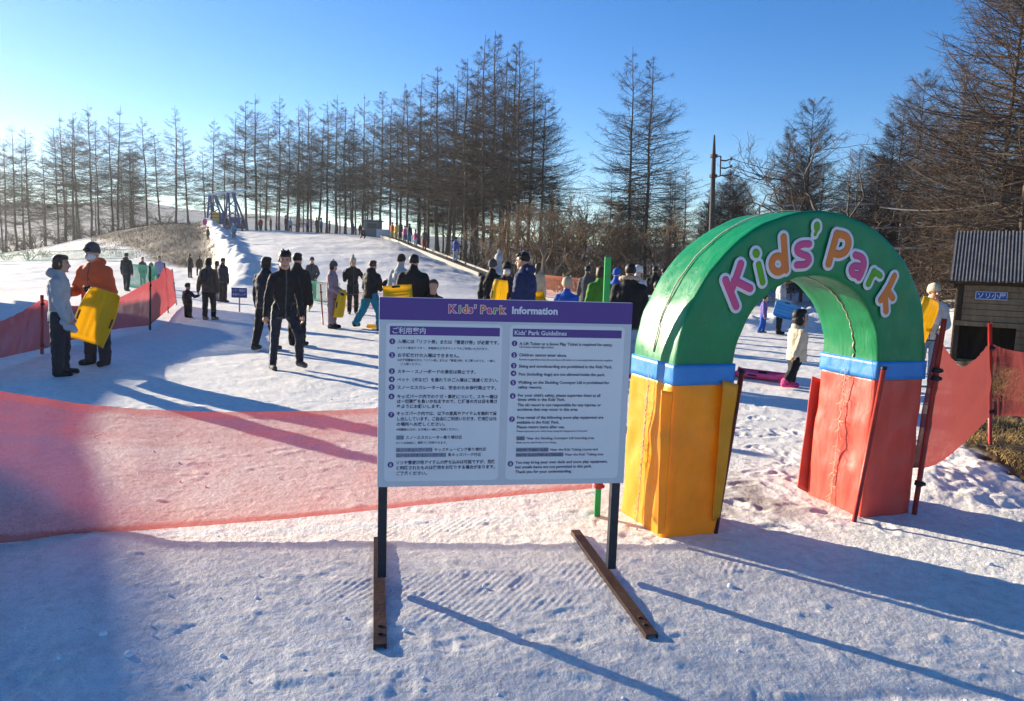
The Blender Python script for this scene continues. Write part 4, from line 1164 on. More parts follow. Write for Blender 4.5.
# steep ribbed roof facing the snow field
e0, e1 = HP(-.12, -.16, 1.57), HP(-.12, .95, 2.53)
rt = (e1 - e0).normalized(); rn = hx.cross(rt).normalized()
if rn.z < 0: rn = -rn
RL = (e1 - e0).length; RWd = HW + .24
b = MB(); b.box(e0 + hx * RWd / 2 + rt * RL / 2, (RWd, RL, .03), (hx, rt, rn))
e2 = HP(-.12, 2.0, 1.75); rt2 = (e2 - e1).normalized(); rn2 = hx.cross(rt2).normalized(); rn2 = rn2 if rn2.z > 0 else -rn2
b.box(e1 + hx * RWd / 2 + rt2 * ((e2 - e1).length / 2), (RWd, (e2 - e1).length, .03), (hx, rt2, rn2))
roof = under(b.build('roof', [M_roof], None), hut)
b = MB()
for i in range(46):
    u = .03 + i * (RWd - .06) / 45
    b.box(e0 + hx * u + rt * (RL / 2 + random.uniform(-.02, .02)) + rn * .03, (.022, RL + .06, .03), (hx, rt, rn))
rb = b.build('roof_batten', [M_batten], None); rb.parent = roof; rb.matrix_parent_inverse = Matrix.Identity(4)
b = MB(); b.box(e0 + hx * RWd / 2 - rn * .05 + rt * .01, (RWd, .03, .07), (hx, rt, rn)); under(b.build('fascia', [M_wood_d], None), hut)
for u in (-.05, HW + .02):
    b = MB(); b.hexa([HP(u, -.05, 1.42), HP(u + .03, -.05, 1.42), HP(u + .03, 1.9, 1.42), HP(u, 1.9, 1.42), HP(u, -.05, 1.52), HP(u + .03, -.05, 1.52), HP(u + .03, .95, 2.45), HP(u, .95, 2.45)])
    under(b.build('gable', [M_wood_d], None), hut)
sg = empty('hut_sign', HP(.62, -.03, 1.27)); bpy.context.view_layer.update(); tag(sg, 'small blue sign with white characters on the front of the sled hut', 'sign')
b = MB(); hb_(b, .33, .85, -.045, -.025, 1.225, 1.375); under(b.build('sign_board', [M_white], None), sg)
b = MB(); hb_(b, .342, .838, -.05, -.04, 1.237, 1.363); under(b.build('sign_face', [M_signblue], None), sg)
V, fs = text_mesh('ソリ小屋', .118, .002); b = MB(); w = V[:, 0].max()
b.add([HP(.59 - w / 2 + x, -.053, 1.257 + y) for x, y, z in V.tolist()], fs); under(b.build('lettering', [M_white], None), sg)

# ------------------------------------------------------------------ utility pole
upb = stand(709, 31)
def zat(py, px, P): return on_plane(px, py, P, Vector((P.x, P.y, 0)).normalized())
ut = zat(135, 714.5, upb)
po = empty('utility_pole', upb); bpy.context.view_layer.update(); tag(po, 'tall concrete utility pole with three insulator arms against the sky', 'pole')
M_conc = mat('weathered_pole', (.05, .045, .047), .8, .25, 3, .2)
b = MB(); b.tube([upb, upb.lerp(ut, .5), upb.lerp(ut, .86), ut], [.125, .105, .085, .028], 10); under(b.build('shaft', [M_conc], None, True), po)
kz = lambda py: upb.lerp(ut, (zat(py, 713, upb).z - upb.z) / (ut.z - upb.z))
a, c = kz(156), kz(176); right = Vector((cr.x, cr.y, 0)).normalized()
b = MB(); b.tube([a, a + right * .28], .025, 6); b.tube([c, c + right * .28], .025, 6); b.tube([a + right * .28, c + right * .28], .03, 6)
b.tube([a - up * .06, a + up * .06], .15, 10); b.tube([c - up * .06, c + up * .06], .16, 10)
under(b.build('bracket', [mat('rusty_iron', (.06, .022, .025), .6, .3)], None), po)
tips = []
for py in (160, 167.5, 175):
    p = kz(py) + right * .28; q = p + right * .42 + up * .07
    b = MB(); b.tube([p, p + right * .2 - up * .02, q], [.03, .035, .02], 6); b.ell(q, (.05, .05, .07), 8, 6); under(b.build('insulator_arm', [M_conc], None, True), po); tips.append(q)
M_cable = mat('black_cable', (.02, .02, .022), .6)
for n, q in enumerate(tips):
    e = at(1120, 150 + 14 * n, 24); pts = [q.lerp(e, k / 24) - up * (1.0 * 4 * (k / 24) * (1 - k / 24)) for k in range(25)]
    b = MB(); b.tube([p - q for p in pts], .012, 5); o = b.build('power_cable', [M_cable], None, True); o.location = q
    tag(o, 'thin dark cable running from the %s insulator arm toward the hut' % ['upper', 'middle', 'lower'][n], 'cable', 'cables on the utility pole')
# cable slung low through the trees
a = at(880, 207, 26); c = at(1100, 170, 22); b = MB()
b.tube([a.lerp(c, k / 20) - a - up * (.5 * 4 * (k / 20) * (1 - k / 20)) for k in range(21)], .022, 5); o = b.build('slack_cable', [mat('grey_cable', (.35, .34, .33), .6)], None, True); o.location = a
tag(o, 'pale grey cable slung low in front of the trees above the hut', 'cable')
# road guard rails up on the bank behind the hut
M_rail = mat('pale_guard_rail', (.55, .55, .55), .5, .12, 2)
M_railpost = mat('rail_post', (.30, .29, .28), .6)
for n, (pts, lab) in enumerate((([(845, 250, 34), (950, 247, 33), (1080, 245, 33)], 'long pale guard rail high on the dark bank, the lower one'),
                              ([(760, 206, 40), (850, 204.5, 40), (1000, 200, 40)], 'pale horizontal rail far up in the trees above the arch top'),
                              ([(862, 228, 37), (910, 227.5, 37), (1060, 226, 37)], 'pale guard rail in the trees above the lower rail'))):
    P = [at(*p) for p in pts]; P = spline(P, 14); root = empty('guard_rail', Vector((P[0].x, P[0].y, tz(P[0].x, P[0].y)))); bpy.context.view_layer.update()
    tag(root, lab, 'rail', 'guard rails behind the hut')
    b = MB(); 
    for i in range(13): b.beam(P[i], P[i + 1], .04, .085)
    under(b.build('rail', [M_rail], None), root)
    for i in range(0, 14, 3):
        g = Vector((P[i].x, P[i].y + .05, tz(P[i].x, P[i].y) - .1)); b = MB(); b.beam(g, P[i] + Vector((0, .05, .05)), .08, .08); under(b.build('rail_post', [M_railpost], None), root)

# ------------------------------------------------------------------ conveyor lift up the edge of the slope
cpts = [(487, 43.5), (470, 46.5), (452, 49.5), (436, 53), (420, 56.5), (404, 61), (392, 65), (385, 69)]
CP = [stand(px, D) for px, D in cpts]
CP = spline(CP, 24)
root = empty('conveyor_lift', CP[0]); bpy.context.view_layer.update(); tag(root, 'long sledding conveyor belt climbing the edge of the slope beside the wood', 'conveyor')
side = Vector((CP[-1] - CP[0]).normalized().cross(up)).normalized()
M_belt = mat('dark_belt', (.03, .03, .033), .7, .2); M_beltside = mat('grey_belt_edge', (.16, .155, .15), .6, .2, 3)
CONV = lambda k: CP[min(23, int(k * 23))].lerp(CP[min(23, int(k * 23) + 1)], k * 23 - int(k * 23)) + up * .22
for nm, off, w, h, zz, M in (('belt', 0, .8, .06, .16, M_belt), ('side_rail', .48, .10, .26, .16, M_beltside), ('side_rail', -.48, .10, .26, .16, M_beltside)):
    b = MB()
    for i in range(23): b.beam(CP[i] + side * off + up * zz, CP[i + 1] + side * off + up * zz, w, h)
    under(b.build(nm, [M], None), root)
b = MB(); e = CP[-1]; b.box(e + up * .35, (1.4, 1.0, .9)); under(b.build('drive_box', [mat('white_drive_box', (.6, .6, .62), .5)], None, False, .03), root)
# control booth at the top
cb = stand(373, 70); root = empty('control_booth', cb); bpy.context.view_layer.update(); tag(root, 'small grey booth at the top of the conveyor lift', 'booth')
M_booth = mat('grey_booth', (.12, .145, .17), .6, .1)
b = MB(); b.box(cb + up * .65, (1.45, 1.2, 1.4)); under(b.build('booth_wall', [M_booth], None, False, .02), root)
b = MB(); b.box(cb + up * 1.42, (1.7, 1.5, .1)); under(b.build('roof', [mat('dark_booth_roof', (.06, .07, .08), .5)], None, False, .02), root)
b = MB(); b.box(cb + Vector((0, -.61, .95)), (.8, .03, .45)); under(b.build('window', [mat('booth_window', (.02, .03, .04), .15)], None), root)

# ------------------------------------------------------------------ blue lift tower at the top left of the slope
M_bluef = mat('blue_steel', (.03, .10, .24), .5, .15, 3)
M_bluenet = mat('blue_padding', (.025, .085, .22), .8, .2, 2)
lb = stand(214, 79); lr_ = stand(234, 79)
root = empty('lift_tower', (lb + lr_) / 2); bpy.context.view_layer.update(); tag(root, 'blue steel lift tower with two padded A-frames and a white beam', 'tower')
tops = []
for n, (c, ty, tx_) in enumerate(((lb, 195.5, 212.5), (lr_, 193, 230.5))):
    tp = on_plane(tx_, ty, c, Vector((0, 1, 0))); tops.append(tp)
    for s1 in (-1, 1):
        for s2 in (-1, 1):
            b = MB(); b.beam(Vector((c.x + s1 * .95 + (.5 if n == 0 else .3), c.y + s2 * .8, c.z - .3)), tp + Vector((s1 * .25, s2 * .15, 0)), .16, .16); under(b.build('leg', [M_bluef], None), root)
    q = Vector((c.x + (.5 if n == 0 else .3), c.y, c.z))
    b = MB(); b.hexa([q + Vector((-.85, -.5, .1)), q + Vector((.85, -.5, .1)), q + Vector((.85, .5, .1)), q + Vector((-.85, .5, .1)), q + Vector((-.62, -.4, 1.25)), q + Vector((.62, -.4, 1.25)), q + Vector((.62, .4, 1.25)), q + Vector((-.62, .4, 1.25))])
    under(b.build('padding', [M_bluenet], None, False, .03), root)
    for k0, k1 in ((.32, .55), (.55, .32), (.55, .8), (.8, .55)):
        L0 = lambda s, k: Vector((q.x + s * (.95 * (1 - k) + .25 * k) + (tp.x - q.x) * k, q.y - .4, q.z + (tp.z - q.z) * k))
        b = MB(); b.beam(L0(-1, k0), L0(1, k1), .09, .09); under(b.build('brace', [M_bluef], None), root)
b = MB(); d = (tops[1] - tops[0]).normalized(); b.beam(tops[0] - d * .8 + up * .1, tops[1] + d * 1.6 + up * .1, .22, .2); under(b.build('beam', [mat('white_beam', (.7, .72, .75), .5)], None, False, .02), root)
yb = stand(216, 76); root = empty('yellow_mat', yb); bpy.context.view_layer.update(); tag(root, 'yellow padded mat standing at the foot of the blue lift tower', 'mat')
b = MB(); b.box(yb + up * .55, (.62, .25, 1.1)); under(b.build('pad', [mat('yellow_pad', (.62, .36, .02), .5)], None, False, .06), root)
b = MB(); b.box(yb + up * .55, (.64, .27, .06)); b.box(yb + up * .9, (.64, .27, .06)); under(b.build('strap', [M_black], None), root)

# ------------------------------------------------------------------ small blue notice on a stick
nb = ground(239.5, 312); root = empty('notice_board', nb); bpy.context.view_layer.update(); tag(root, 'small blue notice with white writing on a thin stick in the snow', 'sign')
tl, br = at(231.5, 287.5, nb.y), at(247, 298, nb.y); c = (tl + br) / 2; w, h = abs(br.x - tl.x), abs(tl.z - br.z)
b = MB(); b.box(c, (w, .02, h)); under(b.build('notice_face', [mat('notice_blue', (.02, .085, .26), .4)], None), root)
b = MB(); b.beam(nb - up * .05, Vector((nb.x, nb.y + .02, c.z)), .03, .03); under(b.build('stick', [mat('grey_stick', (.3, .3, .32), .5)], None), root)
b = MB()
for i, (s, sz) in enumerate((('ソリ・雪遊び', .085), ('専用ゲレンデ', .075))):
    V, fs = text_mesh(s, sz, .001); k = min(1, (w - .06) / V[:, 0].max())
    b.add([c + Vector((-w / 2 + .03 + x * k, -.014, h * .12 - i * .11 + y)) for x, y, z in V.tolist()], fs)
under(b.build('lettering', [M_white], None), root)

# ------------------------------------------------------------------ shadow lodge added out of the frame, its roofline fitted to the near shadow
p_ = Vector((math.cos(SUN_AZ), math.sin(SUN_AZ), 0)); s_ = Vector((SUNV.x, SUNV.y, 0)).normalized(); tanE = math.tan(SUN_EL)
T0 = 26.0
prof = []  # roofline solved back from the wanted shadow edge on the snow
for px, py in ((236, 337), (196, 352), (160, 371), (132, 386), (104, 418), (95, 445), (97, 500), (103, 560), (112, 620), (125, 701)):
    g = ground(px, py); prof.append((g.dot(p_), (T0 - g.dot(s_)) * tanE))
prof = [(a, z + (.13 if a < 2.6 else .03)) for a, z in sorted(prof)]
caster = empty('shadow_caster', s_ * T0 + p_ * 0); bpy.context.view_layer.update(); tag(caster, 'added unseen shadow lodge with a curved snowy roof at the sunny edge of the field', 'shadow caster')
S0 = prof[0][0] - 9
outl = [(S0, prof[0][1] + .6)] + prof + [(prof[-1][0] + .6, prof[-1][1] - .4)]
b = MB(); fr = []; bk_ = []
def LP(s, z, d): return s_ * (T0 + d) + p_ * s + up * z
rings = []
for d in (0, 3, 6, 9):
    rings.append([LP(s, z, d) for s, z in outl] + [LP(s, z - .35, d) for s, z in reversed(outl)])
b.loft(rings); under(b.build('roof', [mat('caster_roof', (.62, .63, .66), .7)], None), caster)
b = MB(); o2 = [(s, z - .34) for s, z in outl]; rings = []
for d in (.5, 8.5): rings.append([LP(s, z, d) for s, z in o2[1:-1]] + [LP(s, -.5, d) for s, z in reversed(o2[1:-1])])
b.loft(rings); under(b.build('caster_wall', [M_wood], None), caster)
for i in range(4):
    b = MB(); s = outl[1][0] + .8 + i * 1.7; q = [LP(s, .9, .46), LP(s + .9, .9, .46), LP(s + .9, .9, .5), LP(s, .9, .5), LP(s, 2.0, .46), LP(s + .9, 2.0, .46), LP(s + .9, 2.0, .5), LP(s, 2.0, .5)]
    b.hexa(q); under(b.build('window', [mat('caster_window', (.02, .025, .03), .1)], None), caster)

# ------------------------------------------------------------------ dry grass on the bare patch by the hut
gr = np.random.default_rng(4); B = []; 
while len(B) < 9000:
    y = gr.uniform(5.9, 13.5); q = gr.uniform(956, 1190); x = (q - 512) / F * y
    if y < 7.25 - (q - 962) * .019 + .25: continue
    if vnoise(x * 1.7, y * 1.7) < .36: continue
    h = gr.uniform(.03, .10); a = gr.uniform(0, 6.28); l = gr.uniform(.02, .08)
    z = tz(x, y) - .01
    B.append([(x, y, z), (x + math.cos(a) * l * .4, y + math.sin(a) * l * .4, z + h * .7), (x + math.cos(a) * l, y + math.sin(a) * l, z + h)])
V, Q = tube_batch(np.array(B), np.tile([.004, .003, .001], (len(B), 1)), 3)
o = link('dry_grass', np_mesh('dry_grass', V, Q, [mat('straw', (.36, .25, .095), .8, .5, 3)])); tag(o, 'short straw coloured grass showing through beside the hut', 'grass', None, 'stuff')
B = []
for i in range(6500):    # tufts on the bank beside the slope
    y = gr.uniform(45, 86); q = gr.uniform(90, 214); x = (q - 512) / F * y
    if q > np.interp(y, [40, 46, 55, 70, 84], [216, 216, 214, 206, 196]) or y < np.interp(q, [60, 120, 170, 205, 220], [60, 56, 50.5, 46.5, 44.5]) + .5 or vnoise(x * .8, y * .8) < .35: continue
    z = tz(x, y) - .02; h = gr.uniform(.08, .26); a = gr.uniform(0, 6.28); l = gr.uniform(.05, .2)
    B.append([(x, y, z), (x + math.cos(a) * l * .4, y + math.sin(a) * l * .4, z + h * .7), (x + math.cos(a) * l, y + math.sin(a) * l, z + h)])
V, Q = tube_batch(np.array(B), np.tile([.014, .010, .003], (len(B), 1)), 3)
o = link('bank_grass', np_mesh('bank_grass', V, Q, [mat('bank_straw', (.075, .048, .020), .8, .5, .5)])); tag(o, 'brown winter grass covering the bank beside the slope', 'grass', None, 'stuff')
# little wad of snow lumps thrown up along the arch
B = MB(); lump_rng = random.Random(9)
for i in range(170):
    D = 2.7 + 8 * lump_rng.random() ** 1.8; x = lump_rng.uniform(-.7, .75) * D; r = lump_rng.uniform(.003, .010) * (1 if lump_rng.random() < .9 else 1.8)
    B.ell((x, D, tz(x, D) + r * .3), (r * lump_rng.uniform(.8, 1.5), r * lump_rng.uniform(.8, 1.4), r * .8), 6, 5)
o = B.build('snow_crumbs', [mat('crumb_snow', (.82, .83, .85), .7)], None, True); tag(o, 'small crumbs of frozen snow scattered over the trodden ground', 'snow', None, 'stuff')
# ------------------------------------------------------------------ people
def cloth(name, col, rough=.75, var=.16):
    return mat('cloth_' + name, col, rough, var, 7, .25, 60, spec=.2)
C_ = dict(black=(.012, .012, .014), ink=(.015, .018, .030), navy=(.018, .028, .085), grey=(.36, .36, .36), lgrey=(.50, .50, .49), dgrey=(.06, .06, .065), orange=(.60, .095, .03),
          brown=(.075, .052, .038), mauve=(.27, .19, .215), teal=(.004, .19, .29), blue=(.015, .085, .38), green=(.055, .20, .02), cream=(.55, .47, .33), white=(.62, .62, .62), pink=(.55, .05, .22),
          hotpink=(.60, .05, .19), purple=(.13, .095, .30), tan=(.26, .20, .13), yellow=(.66, .40, .015), red=(.40, .03, .03), sky=(.10, .32, .55), denim=(.20, .29, .40), beige=(.42, .33, .23), khaki=(.17, .15, .09), lilac=(.30, .25, .40))
def CM(n): return cloth(n, C_[n])
M_skin = mat('skin', (.46, .255, .17), .5, .08, 12, spec=.35)
M_lip = mat('lip', (.32, .10, .085), .5, .05)
M_hair = mat('black_hair', (.010, .008, .007), .55, .3, 30, .4, 90)
M_hair_br = mat('brown_hair', (.055, .028, .014), .55, .3, 30, .4, 90)
M_eye = mat('eye', (.012, .01, .01), .15)
def remesh(mb, name, vox, smooth, mats, classify=None, noise_amp=0, noise_f=9):
    me = mb.mesh('tmp', [M_black]); o = bpy.data.objects.new('tmp', me); COL.objects.link(o)
    r = o.modifiers.new('r', 'REMESH'); r.mode = 'VOXEL'; r.voxel_size = vox; r.use_smooth_shade = True
    if smooth:
        s = o.modifiers.new('s', 'SMOOTH'); s.factor = .5; s.iterations = smooth
    dg = bpy.context.evaluated_depsgraph_get(); dg.update()
    out = bpy.data.meshes.new_from_object(o.evaluated_get(dg)); out.name = name
    bpy.data.objects.remove(o); bpy.data.meshes.remove(me)
    out.materials.clear()
    for m_ in mats: out.materials.append(m_)
    n = len(out.vertices); co = np.zeros(n * 3, np.float32); out.vertices.foreach_get('co', co); co = co.reshape(-1, 3)
    if noise_amp:
        no = np.zeros(n * 3, np.float32); out.vertices.foreach_get('normal', no); no = no.reshape(-1, 3)
        k = noise_amp(co) if callable(noise_amp) else noise_amp
        nv = np.array([mnoise.noise(Vector((float(p[0]) * noise_f, float(p[1]) * noise_f, float(p[2]) * noise_f * 1.5))) + .5 * mnoise.noise(Vector((float(p[0]) * noise_f * 2.4, float(p[1]) * noise_f * 2.4 + 5, float(p[2]) * noise_f * 2.8))) for p in co])
        co = co + no * (nv * k)[:, None]; out.vertices.foreach_set('co', co.astype(np.float32).ravel())
    if classify is not None:
        f = len(out.polygons); c = np.zeros(f * 3, np.float32); out.polygons.foreach_get('center', c)
        out.polygons.foreach_set('material_index', classify(c.reshape(-1, 3)).astype(np.int32))
    out.polygons.foreach_set('use_smooth', np.full(len(out.polygons), True)); out.update(); return out
V3 = lambda l, f, z: Vector((l, -f, z))
def cap(mb, a, b, ra, rb, n=12):
    a = Vector(a); b = Vector(b)
    mb.ell(a, (ra,) * 3, n, 8); mb.ell(b, (rb,) * 3, n, 8)
    if (b - a).length > 1e-4: mb.tube([a, b], [ra, rb], n)
def seg_d(p, a, b, ra, rb):
    a = np.array(a); b = np.array(b); ab = b - a; L = (ab ** 2).sum() + 1e-9
    t = np.clip(((p - a) @ ab) / L, 0, 1)
    return np.linalg.norm(p - a - t[:, None] * ab, axis=1) - (ra + (rb - ra) * t)
DEF_ARM = ((.20, .02, -1), (.05, .18, -1)); DEF_LEG = ((.03, .02, -1), (.0, -.02, -1))
def person(P, Ht, yaw, label, jacket='black', pants='black', shoes='black', kid=0.0, puff=1.0, slim=1.0, hem=.44, armL=DEF_ARM, armR=DEF_ARM, legL=DEF_LEG, legR=DEF_LEG,
           lean=0.0, hy=0.0, hp=0.0, hair='short', hairM=None, hat=None, hood=None, gloves=None, mask=False, backpack=None, detail=1, group='people on the snow', extra=None, fur=None, curl=.6, ss=1.0, collar=True, stripe=False):
    """armL / legL: the person's left side; directions are (outward, forward, up)"""
    vox = {0: .026, 1: .0135, 2: .0068}[detail] * (Ht if detail < 2 else 1)
    mats = [CM(jacket), CM(pants), CM(shoes), M_skin, CM(gloves) if gloves else M_skin, M_lip]
    mats.append(CM('white')); mats.append(CM('dgrey' if jacket not in ('dgrey', 'grey') else 'black'))
    hs = 1 + .48 * kid
    th, sh_l, ank = .236 * (1 - .16 * kid), .226 * (1 - .16 * kid), .042
    def leg(sd, d):
        t = Vector((sd * d[0][0], -d[0][1], d[0][2])).normalized(); s = Vector((sd * d[1][0], -d[1][1], d[1][2])).normalized()
        return t * th, s * sh_l
    lg = {1: leg(1, legL), -1: leg(-1, legR)}
    pz = max(-(a + b).z for a, b in lg.values()) + ank
    hip = Vector((0, 0, pz)); hl = .050 * (1 + .15 * kid)
    prims = []; mb = MB()
    def C(a, b, ra, rb, m): prims.append((a, b, ra, rb, m)); cap(mb, a, b, ra, rb, 10 if detail else 7)
    feet = {}
    for sd in (1, -1):
        t, s = lg[sd]; h0 = hip + Vector((sd * hl, 0, -.004)); kn = h0 + t; an = kn + s
        q = slim
        C(h0, kn, .060 * q, .047 * q, 1); C(kn, an + s.normalized() * -.01, .046 * q, .039 * q, 1)
        fd = Vector((sd * .16, -1, 0)).normalized(); dn = Vector((0, 0, -1))
        tilt = max(0, (an.z - ank)) * 2.0
        fd = (fd + Vector((0, 0, -tilt))).normalized()
        hl_ = an + Vector((0, .012, -.014)); toe = an + fd * .088 + Vector((0, 0, -.018))
        C(hl_, toe, .028 * ss, .022 * ss, 2); C(an + Vector((0, 0, .012)), hl_, .032 * ss * max(1, q * .9), .028 * ss, 2)
        feet[sd] = an
    # torso
    up_ = Vector((0, -math.sin(lean), math.cos(lean)))
    fw = Vector((0, -math.cos(lean), -math.sin(lean)))
    tl = .305 * (1 - .05 * kid)                       # hip to shoulder line
    lv = [(hem - .50, .094, .078), (-.02, .098, .078), (.09, .094, .070), (.18, .104, .077), (.235, .104, .074), (.275, .088, .064), (.305, .064, .052), (.330, .046, .045)]
    rings = []; N = 16 if detail else 10
    kk = tl / .305
    for i, (z, w, d) in enumerate(lv):
        w *= puff * (1 + .06 * kid); d *= puff * (1 + .1 * kid)
        c = hip + (up_ if z > 0 else Vector((0, 0, 1))) * (z * kk)
        rings.append([c + Vector((1, 0, 0)) * (w * math.cos(2 * math.pi * k / N)) + fw * (d * math.sin(2 * math.pi * k / N)) for k in range(N)])
    mb.loft(rings)
    mb.ell(hip + Vector((0, 0, -.02)), (.085, .066, .06), 12, 8); prims.append((hip + Vector((.035, 0, -.035)), hip + Vector((-.035, 0, -.035)), .055, .055, 1))
    spine_top = hip + up_ * .330 * kk; sho = hip + up_ * (tl * .865)
    hands = {}
    for sd, d in ((1, armL), (-1, armR)):
        u = Vector((sd * d[0][0], -d[0][1], d[0][2])).normalized(); f = Vector((sd * d[1][0], -d[1][1], d[1][2])).normalized()
        s0 = sho + Vector((sd * .096 * (1 + .04 * kid) * (puff * .3 + .7), 0, -.008)); el = s0 + u * (.168 * (1 - .1 * kid)); wr = el + f * (.142 * (1 - .1 * kid))
        C(s0, el, .042 * puff, .037 * puff, 0); C(sho + up_ * .020, s0, .046, .041 * puff, 0); C(el, wr, .037 * puff, .029 * puff, 0)
        hands[sd] = (wr, f, u)
        g = 1.28 if gloves else 1.0
        side = f.cross(Vector((0, 0, 1)) if abs(f.z) < .9 else Vector((0, -1, 0))).normalized()
        pn = side.cross(f).normalized()          # palm normal
        if abs(f.z) >= .7: side, pn = Vector((0, -1, 0)) - f * f.dot(Vector((0, -1, 0))), Vector((-sd, 0, 0)); side.normalize()
        k = 1.0 if not kid else .85
        palm = wr + f * (.030 * k)
        C(wr, palm, .017 * g, .021 * g, 4)
        if detail == 2:
            for fi, (off, ln) in enumerate(((.016, .034), (.0055, .039), (-.0055, .036), (-.016, .029))):
                a0 = wr + f * .044 + side * off * g; d1 = (f + pn * curl * .6).normalized(); d2 = (f * (1 - curl) + pn * curl * 1.3).normalized()
                a1 = a0 + d1 * ln * .5; a2 = a1 + d2 * ln * .55
                C(palm + side * off * .8, a0, .0065 * g, .0060 * g, 4); C(a0, a1, .0058 * g, .0052 * g, 4); C(a1, a2, .0052 * g, .0044 * g, 4)
            t0 = wr + f * .014 + side * .017 * g; t1 = t0 + (f * .7 + side * .7 + pn * .3).normalized() * .022; t2 = t1 + (f + pn * .6).normalized() * .018
            C(t0, t1, .0072 * g, .0062 * g, 4); C(t1, t2, .0062 * g, .005 * g, 4)
        elif detail:
            e = palm + (f + pn * curl * .7).normalized() * .034; C(palm, e, .020 * g, .013 * g, 4)
            t1 = palm + (side * .8 + f * .5).normalized() * .026; C(wr + f * .012, t1, .010 * g, .008 * g, 4)
    # neck and head
    hm = Matrix.Rotation(hy, 3, 'Z') @ Matrix.Rotation(hp, 3, 'X')
    nb_ = spine_top; nk = nb_ + up_ * .016 + fw * .010
    C(nb_ - up_ * .03, nk, .033, .030, 3)
    HC = nk + hm @ Vector((0, -.010, .058 * hs))
    def HPt(l, f, z): return HC + hm @ (V3(l, f, z) * hs)
    HX = (hm @ Vector((1, 0, 0)), hm @ Vector((0, 1, 0)), hm @ Vector((0, 0, 1)))
    sc3 = lambda r: tuple(k * hs for k in r)
    mb.ell(HPt(0, -.006, .012), sc3((.0455, .0575, .056)), 14, 10, HX); mb.ell(HPt(0, .012, -.030), sc3((.036, .042, .040)), 12, 8, HX)
    prims.append((HPt(0, 0, .02), HPt(0, .008, -.035), .055 * hs, .045 * hs, 3))
    if detail == 2:
        C(HPt(0, .052, .004), HPt(0, .062, -.016), .006 * hs, .010 * hs, 3)
        for s in (1, -1):
            mb.ell(HPt(s * .047, -.004, -.006), sc3((.006, .011, .017)), 8, 6, HX)
            mb.ell(HPt(s * .018, .046, .010), sc3((.015, .008, .005)), 8, 6, HX)
        mb.ell(HPt(0, .052, -.034), sc3((.015, .006, .005)), 8, 6, HX); prims.append((HPt(.010, .0545, -.034), HPt(-.010, .0545, -.034), .0055, .0055, 5))
        mb.ell(HPt(0, .046, -.058), sc3((.014, .010, .010)), 8, 6, HX)
    if collar:
        C(nb_ - up_ * .030, nb_ + up_ * .010 + fw * .004, .050, .046, 0)
    if hood:
        mb.ell(nb_ - fw * .050 + up_ * .0, (.062, .040, .040), 12, 8); prims.append((nb_ - fw * .055 + Vector((.03, 0, 0)), nb_ - fw * .055 - Vector((.03, 0, 0)), .045, .045, 0))
    lv_z = np.array([z * kk for z, w, d in lv]); lv_w = np.array([w * puff for z, w, d in lv]); lv_d = np.array([d * puff for z, w, d in lv])
    hipn = np.array(hip); upn = np.array(up_); fwn = np.array(fw)
    def classify(c):
        c = c / Ht
        best = np.full(len(c), 9.0); idx = np.zeros(len(c), int)
        for a, b, ra, rb, m_ in prims:
            d = seg_d(c, a, b, ra, rb) - (.004 if m_ == 5 else 0); w = d < best; best = np.where(w, d, best); idx = np.where(w, m_, idx)
        z = (c - hipn) @ upn; w_ = np.interp(z, lv_z, lv_w); d_ = np.interp(z, lv_z, lv_d)
        e = (np.sqrt((c[:, 0] / w_) ** 2 + (((c - hipn) @ fwn) / d_) ** 2) - 1) * np.minimum(w_, d_) - .006
        e = np.where((z < lv_z[0] - .004) | (z > lv_z[-2]), 9, e)
        idx = np.where(e < best, 0, idx)
        if detail:   # zip, hem band and pocket lines
            zr = (c - hipn) @ upn; fr = (c - hipn) @ fwn
            jk = idx == 0; arm_ = np.abs(c[:, 0]) > .085 * puff
            idx = np.where(jk & ~arm_ & (fr > 0) & (np.abs(c[:, 0]) < .0045), 7, idx)
            idx = np.where(jk & ~arm_ & (zr < hem - .50 + .014), 7, idx)
            idx = np.where(jk & ~arm_ & (fr > .02) & (np.abs(np.abs(c[:, 0]) - .052 - .3 * (zr - .02)) < .004) & (np.abs(zr - .03) < .03), 7, idx)
        if stripe:
            for sd in (1, -1):
                t, s = lg[sd]; h0 = np.array(hip) + np.array([sd * hl, 0, 0]); k0 = h0 + np.array(t); a0 = k0 + np.array(s)
                ax = np.interp(-c[:, 2], [-h0[2], -k0[2], -a0[2]], [h0[0], k0[0], a0[0]]); ay = np.interp(-c[:, 2], [-h0[2], -k0[2], -a0[2]], [h0[1], k0[1], a0[1]])
                idx = np.where((idx == 1) & (sd * (c[:, 0] - ax) > .022) & (np.abs(c[:, 1] - ay + .006) < .008), 6, idx)
        return idx
    # scale up to the person's height
    total = HPt(0, 0, .07).z + (.012 if hat else 0); Ht_in = Ht; Ht = Ht / total
    mb.v = [(x * Ht, y * Ht, z * Ht) for x, y, z in mb.v]
    vox = {0: .028, 1: .0150, 2: .0075}[detail] * min(1, Ht_in / 1.5)
    amp = .005 if detail == 0 else .013
    me = remesh(mb, 'person', vox, {0: 1, 1: 2, 2: 2}[detail], mats, classify,
                lambda co: amp * Ht_in / 1.7 * ((co[:, 2] < Ht_in * .80) & (co[:, 2] > Ht_in * .07)) * 1.0, 9)
    o = link('person', me); o.location = P; o.rotation_euler = (0, 0, yaw)
    tag(o, label, 'person', group)
    def child(mb_, name, M, vx, sm=1, na=.003, nf=20):
        mb_.v = [(x * Ht, y * Ht, z * Ht) for x, y, z in mb_.v]
        return link(name, remesh(mb_, name, vx, sm, [M], None, na, nf), o)
    hv = {0: .02, 1: .013, 2: .009}[detail]
    hm_ = hairM or M_hair
